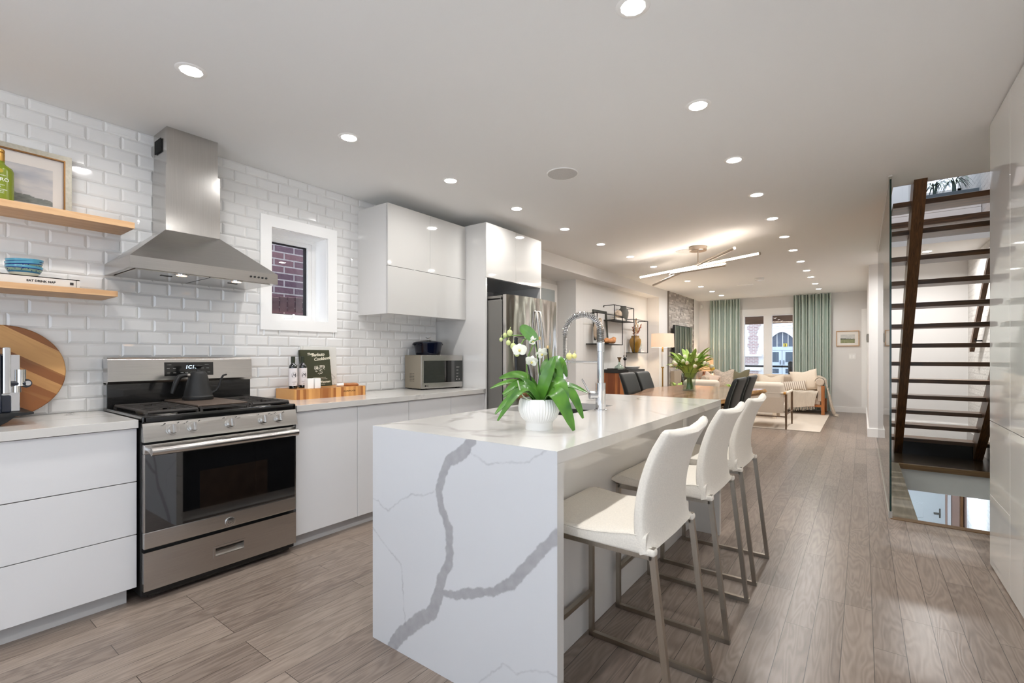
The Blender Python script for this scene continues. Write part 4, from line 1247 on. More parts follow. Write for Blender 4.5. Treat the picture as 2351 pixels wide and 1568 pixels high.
for d_, y in ((dl, 3.902), (drr, 3.962)):
    xs = -2.65 + bulge(y)
    pts = [(xs - .006, y, 1.66)] + [(xs + .012 + .05 * math.sin(PI * (i + .6) / 13.2), y + (.0), 1.655 - i * .066) for i in range(13)] + [(xs - .006, y, .86)]
    MB().tube(pts, .0125, 12).build('handle', m_steel, d_)
m = MB(); xd_ = -2.65 + bulge(3.7)
m.box(xd_ - .05, xd_ + .004, 3.605, 3.775, 1.02, 1.40, .01)
dsp = m.build('dispenser', m_black, dl)
MB().box(xd_ - .02, xd_ + .006, 3.62, 3.76, 1.30, 1.385, .004).build('display', m_steel_d, dsp)
MB().prism([(xd_ - .04, 1.29), (xd_ + .0045, 1.29), (xd_ + .03, 1.25), (xd_ - .04, 1.25)], 'Y', 3.64, 3.74).build('spout', m_steel_d, dsp)

# ---- tall cabinets on the right
RX = .60
def rcab(y0, y1, zs, lab):
    t = T('tall_cabinet', lab, 'cabinet', (.9, (y0 + y1) / 2, 0), 'tall glossy cabinets along the right wall')
    MB().box(RX + .02, 1.198, y0, y1, .004, 2.574).build('body', m_gloss, t)
    MB().box(RX + .0185, RX + .0215, y0 + .003, y1 - .003, .012, 2.566).build('shadow_gap', m_gap, t)
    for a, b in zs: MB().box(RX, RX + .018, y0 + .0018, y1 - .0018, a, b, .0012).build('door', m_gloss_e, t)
rcab(3.418, 3.890, ((.008, .412), (.416, .842), (.846, 2.572)), 'tall white glossy cabinet at the end beside the stair opening')
rcab(2.946, 3.418, ((.008, .842), (.846, 2.572)), 'tall white glossy cabinet at the right picture edge, nearer the viewer')
rcab(2.0, 2.946, ((.008, .842), (.846, 2.572)), 'tall white glossy cabinet just beyond the right picture edge')
# ================================================================== ISLAND
IX0, IX1, IY0, IY1, IZ = -1.712, -.779, 1.294, 3.462, .92
V_MAIN = [(-1.137, .918, .02), (-1.187, .866, .027), (-1.251, .83, .024), (-1.287, .773, .02), (-1.309, .705, .018), (-1.291, .637, .02), (-1.255, .574, .021), (-1.251, .511, .022), (-1.255, .44, .024), (-1.291, .379, .022), (-1.309, .309, .025), (-1.342, .227, .028), (-1.438, .156, .03), (-1.524, .078, .033), (-1.588, .0, .027)]
V_BR = [(-1.287, .322, .014), (-1.225, .328, .016), (-1.141, .363, .02), (-1.046, .394, .019), (-.958, .449, .021), (-.902, .516, .019), (-.842, .587, .022), (-.776, .656, .021)]
V_T = [[(-1.157, .873), (-1.109, .858), (-1.066, .839), (-1.031, .85), (-.944, .862), (-.888, .873), (-.822, .918)],
       [(-1.714, .603), (-1.672, .6), (-1.643, .576), (-1.604, .573), (-1.55, .611), (-1.519, .635), (-1.458, .663), (-1.408, .669), (-1.332, .697)],
       [(-1.714, .478), (-1.638, .426), (-1.524, .363), (-1.514, .241), (-1.501, .126)],
       [(-1.15, -.005), (-1.101, .057), (-1.062, .094), (-.994, .16), (-.937, .15), (-.888, .18), (-.816, .204), (-.777, .203)]]


def seg_d(px, pz, a, b):
    dx, dz_ = b[0] - a[0], b[1] - a[1]
    t = max(0, min(1, ((px - a[0]) * dx + (pz - a[1]) * dz_) / (dx * dx + dz_ * dz_ + 1e-12)))
    return math.hypot(px - a[0] - t * dx, pz - a[1] - t * dz_), t


BASE_Q, VEIN_Q, FINE_Q = lin((207, 208, 210)), lin((166, 165, 167)), lin((146, 145, 149))
NU, NV = 230, 226
m = MB(); cols = []
for j in range(NV + 1):
    for i in range(NU + 1):
        x = IX0 + (IX1 - IX0) * i / NU; z = IZ * j / NV
        m.v.append(Vector((x, IY0, z)))
        f = nz_(x, z, 34, 3) * .006 + nz_(x, z, 9, 5) * .004
        k = 0.0; k2 = 0.0
        for L in (V_MAIN, V_BR):
            for a, b in zip(L, L[1:]):
                if abs(x - a[0]) > .2 or abs(z - a[1]) > .2: continue
                d, t_ = seg_d(x, z, a, b)
                w = a[2] + (b[2] - a[2]) * t_
                e = (w * .92 + f - d) / .004
                k = max(k, min(1, max(0, e + .5)))
        wob = (nz_(x, z, 40, 8) * .006, nz_(x, z, 40, 9) * .006)
        for L in V_T:
            for a, b in zip(L, L[1:]):
                if abs(x - a[0]) > .16 or abs(z - a[1]) > .18: continue
                d, t_ = seg_d(x + wob[0], z + wob[1], a, b)
                k2 = max(k2, max(0, 1 - d / .0045) * (.55 + .45 * nz_(x, z, 12, 11)))
        c = [BASE_Q[n] + (VEIN_Q[n] * (1 + .10 * nz_(x, z, 30, 2)) - BASE_Q[n]) * k for n in range(3)]
        c = [c[n] + (FINE_Q[n] - c[n]) * min(1, max(0, k2)) * .7 for n in range(3)]
        cols.append((c[0], c[1], c[2], 1))
w_ = NU + 1
for j in range(NV):
    for i in range(NU):
        m.f.append([j * w_ + i, j * w_ + i + 1, (j + 1) * w_ + i + 1, (j + 1) * w_ + i]); m.m.append(0)
isl = T('island_worktop', 'marble veined quartz waterfall island top in front of the stools', 'kitchen island', ((IX0 + IX1) / 2, (IY0 + IY1) / 2, 0))
m.att = {'paint': cols}
m_qface = attr_mat('bold_veined_quartz', 'paint', .16)
ep = MB().box(IX0, IX1, IY0 + .0008, IY0 + .04, 0, IZ - .0404).build('end_panel', m_quartz, isl)
m.build('veined_face', m_qface, ep)
MB().box(IX0, IX1, IY1 - .04, IY1, 0, IZ - .0404).build('end_panel', quartz('veined_quartz_end', vein=(150, 146, 141), seed=3.1, amount=1.3), isl)
SX0, SX1, SY0, SY1 = -1.66, -1.222, 2.09, 2.69
m_qtop = quartz('veined_quartz_top', amount=1.6, scale=.8, seed=1.7, vein=(172, 168, 163))
m = MB()
m.box(IX0, IX1, IY0 + .0008, SY0, IZ - .04, IZ).box(IX0, IX1, SY1, IY1, IZ - .04, IZ).box(IX0, SX0, SY0, SY1, IZ - .04, IZ).box(SX1, IX1, SY0, SY1, IZ - .04, IZ)
m.build('top_slab', m_qtop, isl)
t = T('island_cabinet', 'glossy white island cabinet with plain back panel behind the stools', 'cabinet', (-1.3, 2.38, 0))
m = MB()
m.box(-1.66, -1.0, IY0 + .045, SY0 - .03, .004, IZ - .042).box(-1.66, -1.0, SY1 + .03, IY1 - .045, .004, IZ - .042).box(-1.66, -1.0, SY0 - .03, SY1 + .03, .004, .60)
m.build('body', m_gloss, t)
MB().box(-1.0, -.984, IY0 + .042, IY1 - .042, .002, IZ - .041).build('back_panel', m_gloss, t)
m_darkdoor = M('charcoal_island_door', (30, 30, 31), .3)
for i in range(4):
    y0 = IY0 + .045 + i * .518
    MB().box(-1.68, -1.66, y0 + .0015, y0 + .5165, .08, IZ - .045).build('door', m_darkdoor, t)
MB().box(-.9838, -.979, 3.285, 3.36, .69, .80, .003).box(-.979, -.9775, 3.305, 3.34, .715, .775, .002).build('outlet', m_white, label='white outlet plate on the island back panel behind the stools', cat='outlet')
# sink
t = T('kitchen_sink', 'undermount stainless double sink in the island top', 'sink', (-1.44, 2.39, .7))
m = MB()
def basin(m, y0, y1):
    x0, x1, zb_, zt_ = SX0 - .004, SX1 + .004, .71, .878
    for b in ((x0 - .006, x0, y0, y1), (x1, x1 + .006, y0, y1), (x0, x1, y0 - .006, y0), (x0, x1, y1, y1 + .006)): m.box(b[0], b[1], b[2], b[3], zb_, zt_)
    m.box(x0, x1, y0, y1, zb_ - .006, zb_)
basin(m, SY0 - .004, 2.30); basin(m, 2.34, SY1 + .004)
m.box(SX0, SX1, 2.30, 2.34, .86, .872, .004)
sk = m.build('basin', M('sink_steel', (150, 148, 144), .3, 1), t)
m = MB()
for y in (2.19, 2.51): m.lathe([(.045, .711), (.045, .714), (.03, .712), (0, .711)], (-1.44, y, 0), 24)
m.build('drain', m_chrome, sk)
# faucet
fx, fy = -1.166, 2.40
t = T('kitchen_faucet', 'chrome spring spout pull down faucet behind the island sink', 'faucet', (fx, fy, IZ))
b = MB().lathe([(.034, IZ), (.034, IZ + .006), (.028, IZ + .008), (.028, IZ + .150), (.026, IZ + .153), (.019, IZ + .154), (.019, IZ + .325), (.022, IZ + .327), (.022, IZ + .375), (.019, IZ + .378), (0, IZ + .378)], (fx, fy, 0), 32).build('body', m_chrome, t)
a0 = Vector((fx, fy, 0))
path = []
zc = 1.352
r_ = .1135
for i in range(10): path.append(Vector((fx, fy, 1.295 + (zc - 1.295) * i / 10)))
for i in range(33):
    a = PI * i / 32; path.append(Vector((fx - r_ + r_ * math.cos(a), fy, zc + .105 * math.sin(a))))
for i in range(1, 11): path.append(Vector((fx - 2 * r_, fy, zc - (zc - 1.20) * i / 10)))
MB().tube(path, .008, 10).build('hose', m_steel_d, t)
def coil(m, pts, r, wire, pitch):
    L = [0]
    for a, b in zip(pts, pts[1:]): L.append(L[-1] + (b - a).length)
    tot = L[-1]; n = int(tot / pitch * 14); out = []
    j = 0
    for i in range(n + 1):
        s_ = tot * i / n
        while j < len(L) - 2 and L[j + 1] < s_: j += 1
        u = (s_ - L[j]) / max(1e-9, L[j + 1] - L[j]); p = pts[j].lerp(pts[j + 1], u)
        d = (pts[j + 1] - pts[j]).normalized(); e1 = Vector((0, 1, 0)); e2 = d.cross(e1).normalized()
        a = 2 * PI * s_ / pitch
        out.append(p + (e1 * math.cos(a) + e2 * math.sin(a)) * r)
    m.tube(out, wire, 5)
m = MB(); coil(m, path[:44], .0165, .0024, .0105); m.build('spring', m_chrome, t)
m = MB(); coil(m, path[42:], .0105, .0016, .0042); m.build('fine_spring', m_steel_d, t)
m = MB(); coil(m, [Vector((fx, fy, 1.295)), Vector((fx, fy, 1.37))], .0185, .002, .0046); m.build('fine_spring', m_steel_d, t)
hx = fx - 2 * r_
MB().lathe([(0, 1.085), (.017, 1.085), (.0185, 1.09), (.0185, 1.168), (.015, 1.170), (.015, 1.205), (.010, 1.21), (0, 1.21)], (hx, fy, 0), 28).lathe([(0, 0), (.006, 0), (.006, .006), (0, .006)], (hx - .008, fy - .019, 1.135), 12, axis='Y').lathe([(0, 0), (.006, 0), (.006, .006), (0, .006)], (hx - .008, fy - .019, 1.155), 12, axis='Y').build('spray_head', m_chrome, t)
MB().tube([(fx, fy, 1.188), (hx + .02, fy, 1.188)], .006, 10).lathe([(.016, 1.182), (.019, 1.182), (.019, 1.194), (.016, 1.194)], (hx, fy, 0), 24).build('docking_arm', m_chrome, t)
lv = MB().cyl((fx - .01, fy - .01, IZ + .085), (fx - .045, fy - .045, IZ + .085), .021, seg=24).build('lever', m_chrome, t)
MB().tube([(fx - .04, fy - .04, IZ + .09), (fx - .062, fy - .05, IZ + .13), (fx - .085, fy - .06, IZ + .175)], [.0055, .005, .0045], 10).build('lever_rod', m_chrome, lv)

# ------------------------------------------------------------------ orchid
px_, py_ = -1.080, 1.648
t = T('orchid_pot', 'white ribbed footed pot with an orchid on the island', 'flower pot', (px_, py_, IZ))
prof = [(0, 0), (.070, 0), (.071, .004), (.069, .030), (.072, .036), (.092, .055), (.105, .085), (.106, .105), (.100, .130), (.096, .138), (.090, .138), (.092, .125), (.09, .118), (0, .118)]
def rib(tt, z):
    if z < .034 or z > .122: return 1
    return 1.012 - .042 * (1 - abs(math.cos(22 * tt))) ** 1.5
MB().lathe([(r * .81, z * .92) for r, z in prof], (px_, py_, IZ), 216, rib=rib).build('pot', m_white, t)
m = MB(); rnd = random.Random(11)
m.lathe([(.073, .106), (.05, .111), (0, .114)], (px_, py_, IZ), 32, cap=False)
for i in range(90):
    a = rnd.uniform(0, 2 * PI); q = .068 * rnd.random() ** .5
    m.ball((px_ + q * math.cos(a), py_ + q * math.sin(a), IZ + .112), rnd.uniform(.005, .010), 6, 4, sz=.6)
m.build('bark', M('bark_chips', (72, 56, 42), .9, noise_=.5, nscale=90), t)
m_leaf, nt, b_ = new_mat('orchid_leaf')
n_ = N(nt, 'TexNoise'); n_.inputs['Scale'].default_value = 14; nt.links.new(coords(nt), n_.inputs['Vector'])
nt.links.new(ramp(nt, n_.outputs[0], [(.3, (44, 92, 26)), (.7, (94, 146, 46))]), b_.inputs['Base Color'])
b_.inputs['Roughness'].default_value = .35; b_.inputs['Coat Weight'].default_value = .3
b_.inputs['Subsurface Weight'].default_value = .1; b_.inputs['Subsurface Radius'].default_value = (.002, .004, .001)
m_petal = M('white_petal', (240, 240, 228), .6, sheen=.2)
m_bud = M('green_bud', (198, 206, 140), .5)
m_stem = M('green_stem', (104, 140, 62), .45)
m_stake = M('black_stake', (28, 28, 28), .4)


def leaf(m, pts, wid, up=(0, 0, 1), nu=8, nv=16, fold=.18, th=.0022):
    """blade along a bezier-like chain of points"""
    pts = [Vector(p) for p in pts]
    def at(v):
        q = list(pts)
        while len(q) > 1: q = [a.lerp(b, v) for a, b in zip(q, q[1:])]
        return q[0]
    U = Vector(up)
    def fn(u, v):
        p = at(v); d = (at(min(1, v + .02)) - at(max(0, v - .02))).normalized()
        s_ = d.cross(U)
        s_ = s_.normalized() if s_.length > 1e-4 else Vector((1, 0, 0))
        nn = s_.cross(d).normalized()
        w = wid * (math.sin(PI * min(1, .16 + .84 * v)) ** .45 if v < 1 else 0)
        if v > .97: w = wid * .16
        k = (u - .5) * 2
        return p + s_ * (w * k) + nn * (fold * w * abs(k))
    m.sheet(fn, nu, nv, th)


c = Vector((px_, py_, IZ + .115))
# camera-right is (+.80,+.60), so offsets (a along right, d towards the viewer)
RT = Vector((.8036, .5951, 0)); TV = Vector((.5951, -.8036, 0))
def O(a, d, z): return c + RT * a + TV * d + Vector((0, 0, z))
leaves = [
    ((.0, 0, 0), (-.06, .0, .10), (-.165, .02, .095), .034),
    ((.0, .02, 0), (-.06, .03, .08), (-.15, .03, .03), .032),
    ((-.01, .0, 0), (-.09, -.02, .075), (-.205, -.03, .05), .020),
    ((.0, .03, 0), (-.07, .06, .055), (-.18, .07, -.045), .026),
    ((.0, .03, 0), (-.06, .08, .07), (-.17, .08, -.07), .024),
    ((.0, .01, 0), (.03, .05, .09), (.062, .02, .185), .033),
    ((.02, .0, 0), (.05, .0, .19), (.092, .02, .055), .044),
    ((.02, -.02, 0), (.08, -.04, .20), (.118, -.03, .10), .030),
    ((.02, .02, 0), (.08, .05, .10), (.105, .08, -.055), .042),
    ((.02, .03, 0), (.06, .10, .05), (.13, .11, -.105), .046),
    ((.03, .01, 0), (.12, .03, .06), (.175, .05, -.065), .032),
    ((.02, .0, 0), (.10, .01, .06), (.20, .01, .035), .022),
    ((-.01, -.02, 0), (-.07, -.06, .06), (-.15, -.07, .01), .024),
]
lv_ = MB()
for i, (a, b, d, w) in enumerate(leaves):
    m = MB()
    A, B, D = O(*a), O(*b), O(*d)
    leaf(m, [A, A.lerp(B, .8) + Vector((0, 0, .02)), B + Vector((0, 0, .03)), D], w * .82, up=tuple(TV * .6 + Vector((0, 0, .85))), nu=6, nv=16)
    m.build('leaf', m_leaf, t)
def OF(a, d, z): return O(a - .03 * min(1, z / .2) - (.012 if a > .12 else 0), d, z * .83)
sp1 = [OF(-.02, 0, 0), OF(-.03, 0, .10), OF(-.02, 0, .20), OF(.0, 0, .27), OF(.01, 0, .30), OF(-.02, .0, .325), OF(-.06, 0, .33), OF(-.10, .01, .325), OF(-.125, .01, .31)]
sp2 = [OF(.02, 0, 0), OF(.022, 0, .15), OF(.02, 0, .26), OF(.0, 0, .30), OF(-.03, .01, .31), OF(-.05, .02, .27)]
sp3 = [OF(.05, -.03, 0), OF(.10, -.04, .06), OF(.125, -.03, .14), OF(.15, -.02, .20), OF(.165, -.01, .225)]
sm = MB()
def spl(p, n=6):
    out = []
    for i in range(len(p) - 1):
        p0, p1, p2, p3 = p[max(0, i - 1)], p[i], p[i + 1], p[min(len(p) - 1, i + 2)]
        for k in range(n):
            s_ = k / n
            out.append(.5 * ((2 * p1) + (p2 - p0) * s_ + (2 * p0 - 5 * p1 + 4 * p2 - p3) * s_ * s_ + (3 * p1 - p0 - 3 * p2 + p3) * s_ ** 3))
    return out + [p[-1]]
for q in (sp1, sp2, sp3): sm.tube(spl(q), .0026, 8)
stem = sm.build('flower_stem', m_stem, t)
for a, b in ((OF(-.015, 0, 0), OF(-.035, 0, .285)), (OF(.015, 0, 0), OF(.018, 0, .30)), (OF(.055, 0, .0), OF(.065, 0, .265))):
    MB().cyl(a, b, .0028, seg=8).build('stake', m_stake, t)
for p in (OF(.032, 0, .315), OF(.066, 0, .27)): MB().ball(p, .005, 8, 6, sz=1.6).build('stake_tip', M('stake_tip', (200, 170, 120), .5), stem)
buds = [(OF(-.128, .01, .308), .0075), (OF(-.112, .01, .33), .009), (OF(-.092, .01, .342), .012), (OF(-.098, .012, .292), .010), (OF(-.078, .02, .275), .012), (OF(-.062, .02, .238), .011), (OF(.168, -.01, .225), .013), (OF(.19, -.01, .226), .010)]
for i, (p, r) in enumerate(buds):
    q = MB().ball(p, r, 12, 8, sz=1.15).tube([p + Vector((0, 0, r)), p + Vector((.004, 0, r + .012))], .0014, 6)
    q.build('bud', m_bud if i < 6 else M('cream_bud_%d' % i if i > 6 else 'cream_bud', (232, 226, 150), .5), t)
def flower(p, s, ang=0.0, tilt=0.0):
    m = MB()
    fw = TV * math.cos(tilt) + Vector((0, 0, -math.sin(tilt)))
    rx = RT; uz = rx.cross(TV) * -1
    uz = Vector((0, 0, 1))
    for k, (a, L, w) in enumerate(((90, .030, .014), (210, .030, .014), (330, .030, .014), (20, .034, .021), (160, .034, .021))):
        aa = R(a) + ang
        d = rx * math.cos(aa) + uz * math.sin(aa)
        leaf(m, [p, p + d * L * s * .5 + fw * .006, p + d * L * s], w * s, up=tuple(fw), nu=4, nv=8, fold=-.1, th=.0010)
    f = m.build('flower', m_petal, t)
    MB().ball(p + fw * .008, .006 * s, 10, 6).build('lip', M('yellow_lip', (222, 206, 120), .5), f)
for p, s, a, tl in ((OF(-.052, .03, .255), .92, 0, .2), (OF(.042, .0, .24), .8, .5, .9), (OF(-.002, .02, .20), .8, -.2, .7), (OF(.005, .01, .305), .6, 1.0, .9), (OF(.09, -.02, .07), .8, .3, .2)):
    flower(p, s, a, tl)
m = MB(); leaf(m, [OF(.012, .01, .30), OF(-.0, .01, .335), OF(-.035, .01, .365), OF(-.05, .01, .372)], .024, up=tuple(TV), nu=6, nv=12)
m.build('leaf', m_leaf, t)
m = MB(); m.tube(spl([O(-.02, .06, .0), O(-.07, .07, .03), O(-.09, .07, .09)]), [.003] * 13, 6)
m.build('air_root', M('silver_root', (176, 186, 160), .6), t)

# ------------------------------------------------------------------ bar stools
def stool_proto():
    t = T('bar_stool', 'x', 'bar stool', (0, 0, 0), 'white linen bar stools along the island')
    w = .0195
    hw = .21
    xf, xb = -.955, -.46
    fr = MB()
    for s_ in (-1, 1):
        y = s_ * hw
        MB().bar((xf, y, .0), (xf, y, .60), w, w).build('leg', m_nickel, t)
        MB().bar((xb, y, .0), (xb - .072, y, .62), w, w, up=(0, 1, 0)).build('leg', m_nickel, t)
        MB().bar((xf - w / 2, y, w / 2), (xb + w / 2, y, w / 2), w, w).build('runner', m_nickel, t)
    MB().bar((xf, -hw + w / 2, .19), (xf, hw - w / 2, .19), w, w).build('footrest', m_nickel, t)
    m = MB()
    m.bar((xf, -hw + w / 2, .59), (xf, hw - w / 2, .59), w, w)
    for s_ in (-1, 1): m.bar((xf, s_ * hw, .592), (xb - .07, s_ * hw, .592), w, w)
    m.build('seat_frame', m_nickel, t)
    # seat cushion: dished, wrapped in linen
    S0, S1 = -.985, -.545
    ws = .228
    def top(u): return .655 - .020 * math.sin(PI * min(1, u * 1.15)) + .006 * u
    m = MB(); nx_, ny_ = 22, 18
    def se(k): return math.copysign(abs(k) ** .5, k)
    secs = []
    for i in range(nx_ + 1):
        u = i / nx_; x = S0 + (S1 - S0) * u
        edge = 1 - max(0, 1 - u / .12) ** 2.2
        zt_ = top(u) - .024 * (1 - edge)
        zb_ = .598 - .012 * u + .016 * (1 - edge)
        ring_ = []
        n = 36
        for k in range(n):
            a = 2 * PI * k / n
            cy, sz_ = math.cos(a), math.sin(a)
            yy = ws * math.copysign(abs(cy) ** .22, cy)
            zz = (zt_ + zb_) / 2 + (zt_ - zb_) / 2 * math.copysign(abs(sz_) ** .45, sz_)
            if sz_ > 0: zz += .006 * (1 - (yy / ws) ** 2) * 0 + .007 * abs(yy / ws) ** 2.5 * (1 if u > .1 else u * 10)
            ring_.append((x, yy, zz))
        secs.append(ring_)
    vs = [p for r_ in secs for p in r_]
    fs = []
    n = 36
    for i in range(nx_):
        for k in range(n): fs.append((i * n + k, i * n + (k + 1) % n, (i + 1) * n + (k + 1) % n, (i + 1) * n + k))
    fs.append(tuple(range(n))); fs.append(tuple(nx_ * n + k for k in range(n))[::-1])
    m.add(vs, fs)
    st_ = m.build('seat', m_linen, t, angle=60)
    m = MB()
    for s_ in (-1, 1):
        m.tube([(S0 + .02 + (S1 - S0 - .02) * i / 14, s_ * ws * 1.0, top(i / 14) - .004) for i in range(1, 14)], .0018, 5)
    m.build('seam', m_linen, st_)
    # back
    prof_ = [(-.528, .600), (-.542, .635), (-.548, .70), (-.542, .77), (-.526, .84), (-.502, .91), (-.472, .968), (-.455, .995)]
    m = MB()
    def prof(v):
        f = v * (len(prof_) - 1); i = min(int(f), len(prof_) - 2); q = f - i
        p0, p1, p2, p3 = [Vector((*prof_[max(0, min(len(prof_) - 1, i + d))], 0)) for d in (-1, 0, 1, 2)]
        r_ = .5 * ((2 * p1) + (p2 - p0) * q + (2 * p0 - 5 * p1 + 4 * p2 - p3) * q * q + (3 * p1 - p0 - 3 * p2 + p3) * q ** 3)
        return r_.x, r_.y
    nv_, n = 26, 40
    vs = []; fs = []
    for j in range(nv_ + 1):
        v = j / nv_
        x, z = prof(v); x2, z2 = prof(min(1, v + .01)); x1, z1_ = prof(max(0, v - .01))
        tx, tz = x2 - x1, z2 - z1_; L = math.hypot(tx, tz); nxn, nzn = tz / L, -tx / L
        th = .026 * (1 - .35 * v)
        wy = ws * (1.0 + .0 * v)
        if v > .93: th *= math.sqrt(max(.02, 1 - ((v - .93) / .07) ** 2)); wy -= .012 * ((v - .93) / .07) ** 2
        for k in range(n):
            a = 2 * PI * k / n; cy, sx = math.cos(a), math.sin(a)
            yy = wy * math.copysign(abs(cy) ** .25, cy)
            q = math.copysign(abs(sx) ** .5, sx)
            bow = .022 * (1 - (yy / ws) ** 2) * (.3 + .7 * v)
            dz_ = -.018 * (1 - (yy / ws) ** 2) * (v ** 4)
            vs.append((x - .024 + bow + nxn * th * q, yy, z + dz_ + nzn * th * q))
    for j in range(nv_):
        for k in range(n): fs.append((j * n + k, j * n + (k + 1) % n, (j + 1) * n + (k + 1) % n, (j + 1) * n + k))
    fs.append(tuple(range(n))[::-1]); fs.append(tuple(nv_ * n + k for k in range(n)))
    m.add(vs, fs)
    bk_ = m.build('backrest', m_linen, t, angle=60)
    for s_ in (-1, 1): MB().box(-.553, -.517, s_ * .209 - .016, s_ * .209 + .016, .594, .620, .010, seg=4).build('cover_tab', m_linen, bk_)
    MB().box(-.93, -.90, -.20, -.15, .583, .600).build('bracket', m_blackm, t)
    return t


st0 = stool_proto()
for i, (y, lab) in enumerate(((1.668, 'nearest white linen bar stool with steel sled legs, largest of the row'), (2.372, 'middle white linen bar stool between the other two at the island'), (3.003, 'farthest white linen bar stool, nearest the dining table'))):
    o = st0 if i == 0 else copy_tree(st0)
    o['label'] = lab
    o.location = (0, y, 0)
# ================================================================== DINING
TZ = .77
# live-edge table
ledge = [(-2.12, 4.55), (-2.17, 5.0), (-2.16, 5.35), (-2.24, 5.8), (-2.34, 6.25), (-2.33, 6.7), (-2.27, 7.05), (-2.24, 7.40)]
redge = [(-1.05, 7.16), (-1.10, 6.8), (-1.19, 6.3), (-1.20, 5.9), (-1.13, 5.4), (-1.16, 5.0), (-1.09, 4.7), (-1.14, 4.50)]
def smooth(l, n=6): return [(p.x, p.y) for p in spl([Vector((a, b, 0)) for a, b in l], n)]
le, re_ = smooth(ledge), smooth(redge)
rnd = random.Random(3)
wob = lambda l: [(x + .012 * nz_(x, y, 6, 1), y) for x, y in l]
top = wob(le) + wob(re_)
m_slab = wood('live_edge_walnut', (122, 86, 60), (190, 150, 116), 'Y', .5, .2, (.35, .68), coat=.15)
m_bark = wood('live_edge_bark', (150, 98, 46), (206, 158, 92), 'Y', 2, .6)
t = T('dining_table', 'live edge wooden dining table behind the island', 'dining table', (-1.7, 5.9, 0))
n_ = len(top)
cx_ = sum(p[0] for p in top) / n_; cy_ = sum(p[1] for p in top) / n_
m = MB()
def ring2(k, z, extra=0): return [(cx_ + (x - cx_) * k + .012 * nz_(x, y, 9, z * 30) * extra, cy_ + (y - cy_) * (1 - (1 - k) * .6), z) for x, y in top]
rings = [ring2(1, TZ), ring2(1.012, TZ - .012, 1), ring2(1.03, TZ - .035, 1), ring2(.99, TZ - .06, 1), ring2(.95, TZ - .075)]
vs = [p for r_ in rings for p in r_]
fs = []; mi = []
for j in range(4):
    for k in range(n_): fs.append((j * n_ + k, j * n_ + (k + 1) % n_, (j + 1) * n_ + (k + 1) % n_, (j + 1) * n_ + k)); mi.append(1)
m.add(vs, fs, 1)
m.add(rings[0], [tuple(range(n_))], 0); m.add(rings[4], [tuple(range(n_))[::-1]], 0)
m.build('tabletop', [m_slab, m_bark], t, angle=50)
for y in (5.0, 6.7):
    for x in (-2.02, -1.34):
        MB().box(x - .04, x + .04, y - .03, y + .03, 0, TZ - .075).build('leg', m_blackm, t)
    MB().box(-2.02, -1.34, y - .03, y + .03, .03, .09).build('foot_bar', m_blackm, t)

# chairs
def chair_proto():
    """faces -X (table side), backrest at +X; origin under the seat centre"""
    t = T('dining_chair', 'x', 'dining chair', (0, 0, 0), 'dark leather dining chairs round the live edge table')
    for x in (-.19, .20):
        for y in (-.19, .19): MB().bar((x, y, 0), (x, y, .40), .04, .04).build('leg', m_blackm, t)
    MB().box(-.23, .22, -.225, .225, .39, .49, .02).build('seat', m_leather, t)
    m = MB()
    prof = [(.17, .42), (.185, .55), (.20, .68), (.225, .80), (.265, .92), (.295, 1.0)]
    pts = [(p.x, p.y) for p in spl([Vector((a, b, 0)) for a, b in prof], 4)]
    secs = []; n = 32
    for j, (x, z) in enumerate(pts):
        v = j / (len(pts) - 1); th = .036 * (1 - .25 * v); wy = .225
        if v > .9: th *= math.sqrt(max(.05, 1 - ((v - .9) / .1) ** 2)); wy -= .015 * ((v - .9) / .1) ** 2
        for k in range(n):
            a = 2 * PI * k / n; cy, sx = math.cos(a), math.sin(a)
            yy = wy * math.copysign(abs(cy) ** .2, cy)
            secs.append((x + th * math.copysign(abs(sx) ** .4, sx) + .014 * (1 - (yy / .225) ** 2), yy, z))
    L = len(pts)
    fs = [(j * n + k, j * n + (k + 1) % n, (j + 1) * n + (k + 1) % n, (j + 1) * n + k) for j in range(L - 1) for k in range(n)] + [tuple(range(n))[::-1], tuple((L - 1) * n + k for k in range(n))]
    m.add(secs, fs)
    b = m.build('backrest', m_leather, t, angle=60)
    m = MB()
    for s_ in (-1, 1): m.tube([(x + .024 * (1 - .25 * i / L), s_ * .2265, z) for i, (x, z) in enumerate(pts[:-2])], .0035, 5)
    m.build('piping', M('leather_piping', (92, 92, 86), .4), b)
    return t


ch0 = chair_proto()
for i, (x, y, rz, lab) in enumerate(((-1.285, 5.24, 0, 'dark leather chair at the table, right side, nearer the island'), (-1.285, 5.87, 0, 'dark leather chair at the table, right side, behind the nearer one'),
                                     (-2.165, 5.83, 180, 'dark leather chair left of the table, in front of the wood sideboard'), (-2.165, 6.35, 180, 'dark leather chair left of the table, farther from the island'))):
    o = ch0 if i == 0 else copy_tree(ch0)
    o['label'] = lab
    o.location = (x, y, 0)
    o.rotation_euler = (0, 0, R(rz))

